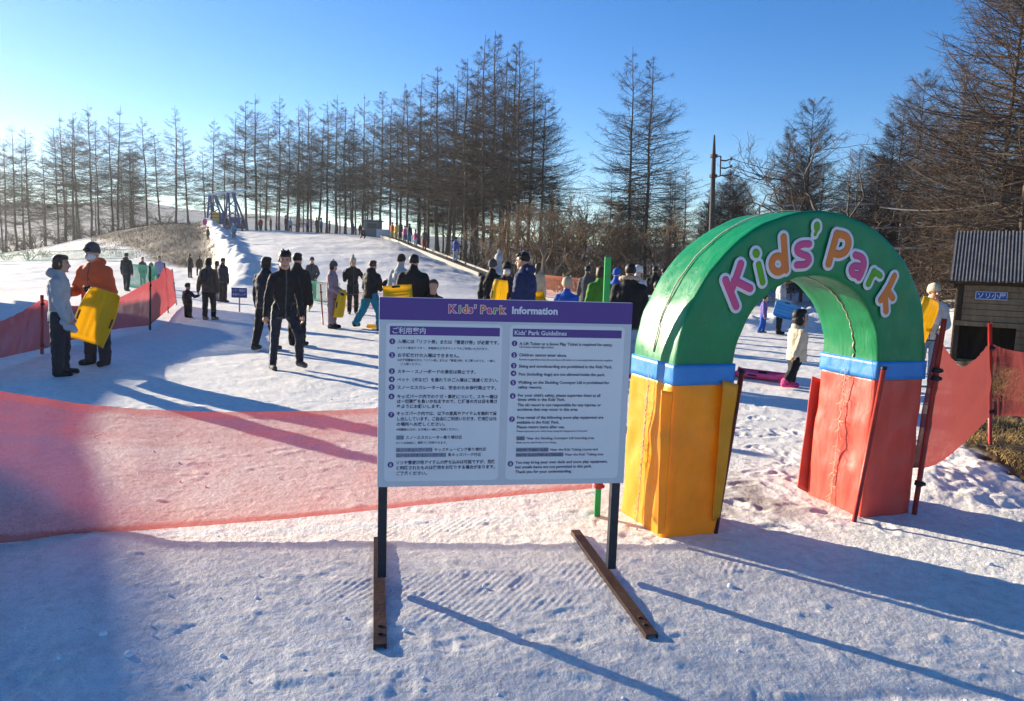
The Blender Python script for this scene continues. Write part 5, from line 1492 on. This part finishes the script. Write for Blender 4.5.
    if hair:
        b = MB()
        b.ell(HPt(0, -.014, .022), sc3((.0490, .056, .054)), 14, 10, HX); b.ell(HPt(0, .016, .050), sc3((.042, .036, .024)), 12, 8, HX)
        for s in (1, -1): b.ell(HPt(s * .041, -.004, .010), sc3((.007, .022, .024)), 8, 6, HX)
        if hair == 'bob': b.ell(HPt(0, -.018, -.012), sc3((.056, .050, .060)), 12, 8, HX)
        if hair == 'long':
            b.ell(HPt(0, -.030, -.02), sc3((.052, .042, .070)), 12, 8, HX); cap(b, HPt(0, -.045, -.05), HPt(0, -.055, -.14), .040 * hs, .022 * hs)
        if hair == 'messy':
            g = random.Random(label)
            for i in range(26):
                a = g.uniform(0, 6.28); z = g.uniform(.0, 1); p = HPt(.047 * math.cos(a) * (1 - .5 * z), -.012 + .054 * math.sin(a) * (1 - .5 * z), .03 + .045 * z)
                if math.sin(a) > .55 and z < .45: continue
                cap(b, p, p + (p - HPt(0, -.01, .0)).normalized() * .013, .011, .005, 6)
        child(b, 'hair', hm_, hv)
    if detail == 2 and not mask:
        b = MB()
        for s in (1, -1): b.tube([HPt(s * .009, .052, .017), HPt(s * .019, .051, .0195), HPt(s * .029, .044, .016)], [.0028, .003, .0022], 6)
        b.v = [(x * Ht, y * Ht, z * Ht) for x, y, z in b.v]; link('eyebrows', b.mesh('eyebrows', [hm_], True), o)
    if detail == 2:
        for s in (1, -1):
            b = MB(); b.ell(HPt(s * .0185, .0475, .0075), sc3((.0062, .005, .0038)), 10, 6, HX)
            b.v = [(x * Ht, y * Ht, z * Ht) for x, y, z in b.v]; link('eye', b.mesh('eye', [M_eye], True), o)
    if hat:
        kind, col, col2 = hat
        b = MB(); N = 16; rings = []
        for z, w in ((-.014, 1.0), (-.004, 1.06), (.014, 1.08), (.02, 1.05), (.038, 1.0), (.056, .84), (.070, .55), (.078, .15)):
            rings.append([HPt(.051 * w * math.cos(2 * math.pi * k / N), -.006 + .0615 * w * math.sin(2 * math.pi * k / N), .012 + z - .012 * math.sin(2 * math.pi * k / N) * -1 * (z < .03)) for k in range(N)])
        b.loft(rings)
        if kind == 'peak': b.ell(HPt(0, -.006, .105), sc3((.022, .022, .040)), 8, 6, HX)
        if kind == 'flaps':
            for s in (1, -1): cap(b, HPt(s * .052, 0, .02), HPt(s * .050, .004, -.055), .014 * hs, .010 * hs)
        if kind == 'helmet': b.ell(HPt(0, -.010, .018), sc3((.060, .070, .068)), 14, 10, HX)
        ho = child(b, 'hat', CM(col), hv)
        if kind == 'pom':
            b = MB(); b.ell(HPt(0, -.006, .098), sc3((.022, .022, .020)), 10, 8); child(b, 'pom_pom', CM(col2), hv, 1, .006, 40)
        if kind == 'ears':
            for s in (1, -1):
                b = MB(); b.ell(HPt(s * .036, -.004, .082), sc3((.014, .012, .022)), 8, 6); child(b, 'hat_ear', CM(col2), hv)
        if kind == 'goggles':
            b = MB(); b.ell(HPt(0, .050, .030), sc3((.040, .016, .018)), 12, 8, HX); child(b, 'goggles', mat('goggle_lens', (.02, .022, .03), .12), hv, 1, 0)
    if mask:
        b = MB(); b.ell(HPt(0, .024, -.028), sc3((.043, .040, .032)), 12, 8, HX); child(b, 'face_mask', CM('white'), hv, 1, 0)
    if fur:
        b = MB(); n = 22
        for i in range(n):
            a = 2 * math.pi * i / n; p = nb_ + up_ * (.015 + .012 * math.sin(a)) + Vector((.072 * math.cos(a), 0, 0)) - fw * (.012 - .060 * math.sin(a) * -1) 
            b.ell(p, (.024, .024, .022), 8, 6)
        child(b, 'fur_trim', CM(fur), hv, 0, .010, 45)
    if backpack:
        b = MB(); c = hip + up_ * .20 - fw * .108; b.ell(c, (.082, .050, .115), 14, 10); b.box(c, (.12, .07, .17), (Vector((1, 0, 0)), -fw, up_))
        for s in (1, -1):
            cap(b, sho + Vector((s * .06, 0, .012)) - fw * .05, sho + Vector((s * .066, 0, .006)) + fw * .045, .014, .014, 8); cap(b, sho + Vector((s * .066, 0, .006)) + fw * .045, sho + Vector((s * .070, 0, -.13)) + fw * .062, .013, .012, 8)
        child(b, 'backpack', CM(backpack), hv, 1, .006, 14)
    o['_s'] = Ht
    del o['_s']
    H_ = {k: P + Matrix.Rotation(yaw, 3, 'Z') @ (v[0] * Ht + v[1] * .05 * Ht) for k, v in hands.items()}
    return o, H_
def by_feet(px, fy, hy_):
    p = ground(px, fy); q = zat(hy_, px + (fy - hy_) * .035, p); return p, q.z - p.z
def by_depth(px, D, hy_):
    p = stand(px, D); q = zat(hy_, px, p); p2 = stand(px + (0), D); return p2, q.z - p2.z
# ---- sleds
M_sledy = mat('yellow_plastic', (.88, .62, .008), .35, .06, 4, coat=.2, transl=.45); M_sledb = mat('blue_plastic', (.06, .32, .66), .35, .06, 4, transl=.25); M_sledp = mat('pink_plastic', (.92, .17, .42), .35, .06, 4, transl=.4)
def sled(loc, lx, wy, M, label, L=.82, Wd=.42, deep=.09, grip=True):
    """tray with raised rim and grooves; lx: direction of its length, wy: of its width; the hollow faces lx x wy"""
    lx = Vector(lx).normalized(); wy = Vector(wy); wy = (wy - lx * wy.dot(lx)).normalized(); n = lx.cross(wy)
    root = empty('sled', loc); tag(root, label, 'sled', None); nu, nv = 26, 19
    def prof_(a, c, off):
        w = Wd / 2 * (1 - .16 * max(0, a) ** 2 - .05 * a * a); x = a * L / 2; yv = c * w
        rim = max(0, abs(c) - .72) / .28; z = deep * (rim ** 1.6); z += deep * .7 * max(0, (a - .55) / .45) ** 2 + deep * .3 * max(0, (-a - .84) / .16) ** 2
        z += .020 * (1 if abs(c) < .68 and abs(a) < .78 and (abs(c) % .30) < .11 else 0)
        return lx * x + wy * yv + n * (z + off)
    A = [prof_(-1 + 2 * i / nu, -1 + 2 * j / nv, 0) for i in range(nu + 1) for j in range(nv + 1)]
    Bk = [prof_(-1 + 2 * i / nu, -1 + 2 * j / nv, -.006) for i in range(nu + 1) for j in range(nv + 1)]
    w = nv + 1; fs = []; k0 = len(A)
    for i in range(nu):
        for j in range(nv):
            k = i * w + j; fs += [(k, k + w, k + w + 1, k + 1), (k0 + k, k0 + k + 1, k0 + k + w + 1, k0 + k + w)]
    ed = [j for j in range(w)] + [i * w + nv for i in range(1, nu + 1)] + [nu * w + j for j in reversed(range(nv))] + [i * w for i in reversed(range(1, nu))]
    for q in range(len(ed)):
        a, c = ed[q], ed[(q + 1) % len(ed)]; fs.append((a, c, k0 + c, k0 + a))
    b = MB(); b.add(A + Bk, fs); link('tray', b.mesh('tray', [M], True), root)
    b = MB(); pts = [A[e] for e in ed] + [A[ed[0]]]; b.tube(pts, .009, 6, False); link('rim', b.mesh('rim', [M], True), root)
    if grip:
        for s in (1, -1):
            b = MB(); c = prof_(-.1, s * .93, .004); b.box(c, (.13, .03, .03), (lx, wy, n)); link('grip', b.mesh('grip', [M_black], False), root)
    return root
# ------------------------------------------------------------------ who stands where
D2 = R(1)
# the pair by the field edge
p, h = by_feet(62, 375, 255)
o, hh = person(p, h, R(108), 'person in a light grey jacket with dark hair, holding a pale mitten, side on', 'grey', 'ink', 'black', hair='bob', hairM=M_hair_br, puff=1.08, slim=1.12, hem=.43, hood=True, detail=2,
    armR=((.10, .12, -1), (.05, .40, -1)), armL=((.12, .05, -1), (.02, .3, -1)), legL=((.03, .03, -1), (0, -.02, -1)), legR=((.03, -.04, -1), (0, -.02, -1)), hp=R(4), group=None, ss=1.15)
mt = empty('mitten', hh[-1]); tag(mt, 'pale grey mitten held by the person in the light grey jacket', 'mitten')
b = MB(); q = ray(0, 0); b.ell((.01, .0, -.02), (.085, .05, .045), 12, 8); b.ell((.07, -.01, -.05), (.05, .04, .035), 10, 8); cap(b, Vector((-.02, 0, 0)), Vector((-.06, .01, .05)), .045, .055)
link('mitten_shell', remesh(b, 'mitten_shell', .012, 2, [cloth('mitt', (.40, .40, .42))], None, .006, 14), mt)
p, h = by_feet(98, 364.5, 243)
o, hh = person(p, h, R(-8), 'person in an orange red jacket with white face mask and grey knit hat', 'orange', 'ink', 'black', hair=None, hat=('goggles', 'dgrey', 'black'), mask=True, puff=1.16, slim=1.15, hem=.42, hood=True, detail=2,
    gloves='black', armL=((.34, .10, -1), (-.62, .75, .12)), armR=((.38, .06, -1), (-.25, .85, -.15)), hp=R(6), hy=R(-6), group=None, ss=1.2, curl=.9,
    legL=((.05, .02, -1), (.02, -.02, -1)), legR=((.05, .0, -1), (.02, -.02, -1)))
Dm_ = p.y - .30
c = at(96, 315.5, Dm_); lx = at(105, 291, Dm_) - at(86, 340, Dm_ + .02); lx.normalize(); wy = at(114, 322, Dm_ + .16) - at(77, 312, Dm_ - .05)
sled(c, lx, -wy, M_sledy, 'yellow plastic sled held upright against the orange red jacket', .74, .43, .07)
# the walking man and the one behind him
p, h = by_feet(283, 370, 251.5)
o, hh = person(p, h, R(38), 'man in black jacket and slim navy trousers with thin white side stripe, walking', 'black', 'ink', 'dgrey', hair='messy', puff=.82, slim=.82, hem=.43, detail=2, stripe=True,
    armL=((.22, -.06, -1), (.10, .22, -1)), armR=((.24, -.04, -1), (.16, .10, -1)), legR=((.04, -.12, -1), (.02, -.16, -1)), legL=((.24, .42, -1), (.12, -.28, -1)), hp=R(16), hy=R(-20), lean=.10, group=None, curl=.55)
p, h = by_feet(266, 350, 257)
person(p, h, R(155), 'person in dark puffy jacket walking away, half hidden behind the walking man', 'ink', 'black', 'dgrey', hair='bob', puff=1.15, slim=1.05, detail=1, legL=((.04, -.16, -1), (0, -.3, -1)), legR=((.04, .16, -1), (0, .02, -1)), ss=1.15)
p, h = by_depth(297, 13.6, 253)
person(p, h, R(170), 'dark haired adult in black, mostly hidden behind the walking man', 'black', 'black', 'black', hair='short', puff=1.1, detail=1)
# left field
p, h = by_feet(127, 291, 253); person(p, h, R(175), 'adult in dark clothes walking away, above the red net beside the green net', 'ink', 'ink', 'dgrey', puff=1.12, slim=1.1, legL=((.05, .18, -1), (0, .02, -1)), legR=((.05, -.14, -1), (0, -.22, -1)), detail=1, hair='short', hood=True)
p, h = by_depth(143, 33, 257); person(p, h, R(60), 'person in brown at the foot of the grassy bank behind the green net', 'brown', 'dgrey', detail=0)
p, h = by_depth(152, 30, 263); person(p, h, R(-20), 'child in green jacket standing at the green net piece', 'green', 'dgrey', kid=.6, detail=0, hat=('pom', 'green', 'white'), hair=None)
p, h = by_depth(160, 31.5, 256); person(p, h, R(20), 'person in lilac jacket beside the pink end of the net', 'lilac', 'dgrey', detail=0, hair='long', hairM=M_hair_br)
p, h = by_feet(188, 318, 283); pc = p
o, hk = person(p, h, R(165), 'small child in dark clothes holding the hand of an adult with backpack', 'ink', 'black', 'black', kid=.85, puff=1.2, slim=1.25, detail=1, armR=((.75, .0, -.6), (.75, .05, .25)), legL=((.05, .12, -1), (0, -.05, -1)))
p, h = by_feet(209, 320, 258)
person(p, h, R(172), 'adult in brown grey jacket with dark backpack leading a small child', 'brown', 'black', 'tan', hair='bob', hairM=M_hair, backpack='ink', puff=1.1, slim=1.0, detail=1, armL=((.34, .0, -1), (.22, .1, -1)), armR=((.22, .0, -1), (.05, .1, -1)), legL=((.05, .0, -1), (0, -.04, -1)), legR=((.06, .12, -1), (0, .0, -1)), ss=1.2)
p, h = by_feet(223, 302, 258); person(p, h, R(150), 'stout adult in dark jacket beside the small blue notice', 'ink', 'black', 'black', puff=1.2, slim=1.2, detail=1, hair='short')
p, h = by_feet(217, 301, 261); person(p, h, R(110), 'adult in mauve trousers half hidden between the dark jackets', 'dgrey', 'mauve', detail=1, hair='bob')
p, h = by_feet(190, 278, 254); person(p, h, R(160), 'adult in black at the corner of the grassy bank, nearer the green net', 'black', 'black', detail=0, puff=1.1)
p, h = by_feet(199.5, 276, 256); person(p, h, R(-150), 'adult in black at the corner of the grassy bank, next to the snow rim', 'black', 'ink', detail=0, puff=1.1, legL=((.2, .1, -1), (0, 0, -1)))
# middle of the field
p, h = by_feet(312, 299, 257); person(p, h, R(10), 'person in patterned dark jacket and tan trousers facing us', 'dgrey', 'khaki', 'brown', detail=1, hat=('beanie', 'dgrey', 'black'), hair=None, armL=((.35, .1, -1), (-.3, .5, -.6)), armR=((.35, .1, -1), (-.3, .5, -.6)))
p, h = by_feet(332, 328, 261)
person(p, h, R(85), 'person in mauve snow suit, patterned knit hat and dark boots, side on', 'mauve', 'mauve', 'black', detail=1, puff=1.12, slim=1.18, hat=('pom', 'dgrey', 'lgrey'), hair='bob', armL=((.1, .1, -1), (-.1, .9, -.5)), armR=((.1, .15, -1), (-.1, .9, -.5)), gloves='ink', ss=1.4, hem=.42)
g = p + Vector((.26, -.22, 0)); q = at(342.5, 304, p.y - .1); sled(q, at(344.5, 292, p.y - .1) - at(340.5, 316, p.y - .1), Vector((.35, .9, 0)), M_sledy, 'narrow yellow sled held upright by the person in mauve', .62, .34, .06)
p, h = by_feet(352.5, 314, 257.5); person(p, h, R(25), 'woman in long black coat and beige peaked hat, arm reaching sideways', 'black', 'black', detail=1, hat=('peak', 'beige', 'beige'), hair='long', hem=.34, armL=((.5, .1, -.7), (.9, .1, -.15)), armR=((.3, .1, -1), (.2, .4, .8)), legL=((.05, .0, -1), (0, 0, -1)))
p, h = by_feet(370, 330, 260.5)
person(p, h, R(150), 'person in black jacket and turquoise trousers in a wide stride', 'black', 'teal', 'black', detail=1, hair='short', hairM=M_hair_br, puff=1.14, slim=1.22, hood=True, ss=1.3, legR=((.42, .1, -1), (.05, .0, -1)), legL=((.50, .15, -1), (.55, -.2, -1)), armL=((.25, .1, -1), (-.2, .7, .3)), armR=((.3, .1, -1), (-.1, .7, .5)), lean=.10)
g = ground(383, 329); sled(g + Vector((0, 0, .03)), Vector((1, .15, 0)), Vector((-.15, 1, 0)), M_sledy, 'yellow sled lying flat beside the turquoise trousers', .72, .36, .05)
p, h = by_depth(398, 16.5, 254); person(p, h, R(160), 'person in pale patterned jacket partly behind the big black coat', 'grey', 'dgrey', detail=1, hair='short', hat=('beanie', 'black', 'black'), lean=.12)
p, h = by_depth(412, 12.6, 254.5); o, hh = person(p, h, R(175), 'broad adult in black coat seen from behind, just above the board corner', 'black', 'black', detail=1, hair='short', puff=1.22, slim=1.1, hem=.40, armL=((.30, .05, -1), (.2, .3, -1)), armR=((.30, .05, -1), (.15, .3, -1)))
q = at(398, 296, 12.3); sled(q, Vector((1, .1, .12)), Vector((0, .6, .8)), M_sledy, 'yellow sled tucked beside the broad black coat', .46, .36, .05)
p, h = by_depth(432, 12.4, 279.5); person(p, h, R(20), 'child in dark jacket with short hair looking over the board edge', 'black', 'black', kid=.45, detail=1, hair='short', hairM=M_hair_br, hy=R(-20))
# behind the board
p, h = by_depth(490, 15.0, 259); person(p, h, R(165), 'person in black jacket and pale grey trousers above the board heading', 'black', 'lgrey', detail=1, hat=('beanie', 'dgrey', 'grey'), hair=None, puff=1.12)
p, h = by_depth(497, 17.5, 253.5); person(p, h, R(-160), 'person in pale hooded top behind the yellow sled', 'grey', 'dgrey', detail=1, hat=('peak', 'grey', 'grey'), hair=None)
p, h = by_depth(504, 14.2, 262); person(p, h, R(10), 'person in dark jacket with white mask carrying a yellow sled', 'ink', 'black', detail=1, hat=('beanie', 'black', 'black'), hair=None, mask=True, puff=1.1, armL=((.3, .1, -1), (-.5, .7, -.1)), armR=((.3, .1, -1), (-.5, .7, -.1)))
q = at(500, 294, 13.8); sled(q, Vector((.1, 0, 1)), Vector((1, .2, 0)), M_sledy, 'yellow sled carried upright above the title of the board', .50, .30, .05)
p, h = by_depth(522, 11.6, 252.5)
person(p, h, R(-115), 'adult in navy puffer jacket with grey sleeve panel, facing the slope', 'navy', 'black', detail=2, hair='short', puff=1.22, slim=1.1, hood=True, hem=.42, armL=((.15, .1, -1), (.0, .35, -1)), armR=((.15, .1, -1), (0, .3, -1)), hp=R(8), curl=.5)
q = at(532, 301, 11.9); sled(q, Vector((1, .2, .1)), Vector((0, .8, .5)), M_sledy, 'yellow sled behind the navy puffer jacket', .42, .34, .05)
p, h = by_depth(536, 21, 263); person(p, h, R(150), 'person in pink beige jacket far behind the navy puffer', 'beige', 'dgrey', detail=0, hair='long', hairM=M_hair_br)
p, h = by_depth(564, 13.2, 277); person(p, h, R(172), 'child in bright blue jacket with an eared knit hat', 'blue', 'black', kid=.4, detail=1, hat=('ears', 'beige', 'beige'), hair=None, puff=1.15)
p, h = by_depth(597, 13.4, 266.5); person(p, h, R(-165), 'person in green patterned jacket beside the green post', 'green', 'black', detail=1, hair='bob', hairM=M_hair_br, puff=1.08, armR=((.5, .0, -1), (.3, .2, -1)))
p, h = by_depth(585, 19, 266); person(p, h, R(160), 'person in grey far behind the green post', 'dgrey', 'dgrey', detail=0)
p, h = by_depth(625, 11.0, 263.5); person(p, h, R(170), 'person in black coat with tan fur hood trim by the arch', 'black', 'denim', detail=1, hair='short', fur='beige', puff=1.25, hem=.42, hood=True)
p, h = by_depth(613, 16, 268); person(p, h, R(150), 'person with bright blue hood between the green post and the fur hood', 'blue', 'dgrey', detail=0, hair=None, hat=('beanie', 'blue', 'blue'))
p, h = by_depth(634, 17, 265); person(p, h, R(150), 'person with pale hood just behind the fur hood', 'lgrey', 'dgrey', detail=0, hair=None, hat=('beanie', 'lgrey', 'lgrey'))
p, h = by_depth(652, 20, 266); person(p, h, R(165), 'adult in black beside the short red pole', 'black', 'black', detail=0)
p, h = by_depth(661, 22, 268); person(p, h, R(120), 'adult in dark blue beside the shoulder of the arch', 'navy', 'black', detail=0)
p, h = by_depth(654, 15, 281); person(p, h, R(160), 'child in white jacket low beside the shoulder of the arch', 'white', 'dgrey', kid=.5, detail=1, hair='short')
# seen through the arch
p, h = by_feet(794, 388, 309)
o, hh = person(p, h, R(98), 'small child in cream jacket and pink boots pulling a pink sled under the arch', 'cream', 'black', 'hotpink', kid=1.0, puff=1.32, slim=1.25, hem=.40, detail=2, hair='bob', hood=True,
    armL=((.1, .05, -1), (.0, .15, -1)), armR=((.12, -.30, -1), (.05, -.45, -1)), legL=((.05, .02, -1), (0, -.08, -1)), legR=((.05, -.34, -1), (.0, -.55, -1)), hp=R(-4), group=None, ss=1.45, curl=.8)
pk = ground(760, 379); lxp = ground(786, 383) - ground(738, 377); sled(pk + Vector((0, 0, .03)), lxp, Vector((-lxp.y, lxp.x, 0)), M_sledp, 'pink sled dragged over the snow behind the small child', .86, .46, .07)
fr_ = pk + lxp.normalized() * .40 + Vector((0, 0, .12)); b = MB(); b.tube([Vector((0, 0, 0)), (hh[-1] - fr_) * .5 - Vector((0, 0, .06)), hh[-1] - fr_], .006, 5); o = b.build('tow_rope', [M_rope], None, True); o.location = fr_; tag(o, 'thin tow rope from the pink sled to the child', 'rope')
p, h = by_feet(778, 334, 276); o, hh = person(p, h, R(70), 'adult in grey jacket and black trousers carrying a blue sled', 'grey', 'black', 'black', detail=1, hair='short', puff=1.1, slim=1.1, armR=((.2, .1, -1), (.1, .9, -.3)), armL=((.2, .1, -1), (.1, .9, -.3)))
Dk = p.y - .38; q = at(786, 311, Dk); sled(q, at(803, 314.5, Dk) - at(770, 305, Dk), Vector((.05, .15, 1)), M_sledb, 'light blue sled carried under the arm of the grey jacket', .62, .42, .07)
p, h = by_feet(762, 333, 295); person(p, h, R(75), 'child in purple jacket and blue trousers beside the blue sled', 'purple', 'blue', 'ink', kid=.5, detail=1, hair='short', puff=1.14, slim=1.15, legL=((.05, .16, -1), (0, -.1, -1)), legR=((.05, -.12, -1), (0, -.3, -1)))
p, h = by_depth(924, 11.2, 283); person(p, h, R(-25), 'person in pale jacket and cream knit hat beside the red arch leg', 'lgrey', 'denim', detail=2, hair='short', hat=('beanie', 'cream', 'cream'), puff=1.08, armR=((.25, .15, -1), (-.1, .9, -.1)), armL=((.25, .1, -1), (-.3, .9, -.2)), hy=R(30), group=None)
Dk = p.y - .34; q = at(927, 322, Dk); sled(q, at(936, 302, Dk) - at(918, 344, Dk), Vector((.9, .35, .1)), M_sledy, 'yellow sled held up by the person in the cream hat', .66, .36, .06)
# on the slope and along the crest
for px, fy, hy_, yaw, lab, kw in (
    (208, 240, 226.5, 160, 'child in brown near the top of the snow rim', dict(jacket='brown', pants='dgrey', kid=.5)),
    (205, 229, 216.5, 20, 'child in pink jacket at the foot of the blue lift tower', dict(jacket='pink', pants='pink', kid=.4)),
    (234, 239, 222.5, 0, 'child in teal on the slope below the blue lift tower', dict(jacket='teal', pants='ink', kid=.4)),
    (227, 229, 216, 60, 'dark adult standing right beside the blue lift tower', dict(jacket='ink', pants='ink')),
    (242, 231, 218, -30, 'adult in navy on the crest just past the lift tower', dict(jacket='navy', pants='black'))):
    p, h = by_feet(px, fy, hy_); person(p, min(h, 2.0), R(yaw), lab, detail=0, group='people on the slope', **kw)
g2 = random.Random(21)
cl = ['red', 'ink', 'pink', 'black', 'lgrey', 'navy', 'purple', 'dgrey', 'teal', 'black', 'brown', 'ink', 'blue', 'black']
for n in range(14):
    px = 262 + n * 7.6 + g2.uniform(-2, 2); p = stand(px, 78 + g2.uniform(0, 3))
    person(p, g2.uniform(1.15, 1.7), R(g2.uniform(-180, 180)), 'person in %s, %s along the crest from the lift tower side' % (cl[n].replace('lgrey', 'pale grey').replace('dgrey', 'dark grey').replace('ink', 'near black'), ORD[n].replace('nearest', 'first')), cl[n], g2.choice(['black', 'ink', 'dgrey']), detail=0, kid=g2.choice([0, .5]), group='people along the crest')
p, h = by_feet(362, 241, 233); p = stand(362, 63); person(p, .95, R(40), 'child crouching low on the snow below the grey booth', 'black', 'black', kid=.6, detail=0, group='people on the slope', legL=((.3, .9, -.3), (0, -.8, -.6)), legR=((.3, .9, -.3), (0, -.8, -.6)), lean=.5)
# riders on the conveyor
for px, k, jk, pt, kd, lab in ((392, .905, 'orange', 'yellow', .3, 'orange and yellow child near the top of the conveyor'), (396, .875, 'yellow', 'yellow', .3, 'child in yellow on the conveyor'), (400, .83, 'black', 'black', 0, 'adult in black on the conveyor below the yellow child'),
        (404.5, .79, 'pink', 'purple', .4, 'child in pink and purple on the conveyor'), (409, .75, 'navy', 'teal', .1, 'person in navy on the middle of the conveyor'), (415, .69, 'pink', 'white', .5, 'small child in pink and white on the conveyor'),
        (424, .61, 'dgrey', 'red', .2, 'person in dark grey and red on the conveyor'), (455, .36, 'blue', 'lgrey', .1, 'rider in bright blue alone on the lower conveyor')):
    i = min(range(231), key=lambda j: abs(proj(CONV(j / 230))[0] - px)); p = CONV(i / 230)
    person(p - Vector((0, 0, .02)), 1.45 - .35 * kd if kd > .2 else 1.6, R(150), lab, jk, pt, detail=0, kid=kd, group='riders on the conveyor lift')
# ------------------------------------------------------------------ winter haze, also standing in for lens glare toward the sun
def build_haze():
    b = MB(); b.box((0, 0, 20), (2300, 2300, 50))
    t = NT('haze_and_glare'); v = t.new('ShaderNodeVolumePrincipled')
    v.inputs['Color'].default_value = (.86, .92, 1, 1); v.inputs['Density'].default_value = .00032; v.inputs['Anisotropy'].default_value = .5
    t.l(v.outputs[0], t.out.inputs['Volume'])
    o = b.build('haze', [t.mat]); tag(o, 'thin bright winter haze that also stands in for sun glare', None, None, 'stuff'); return o
build_haze()
SC.cycles.volume_bounces = 0
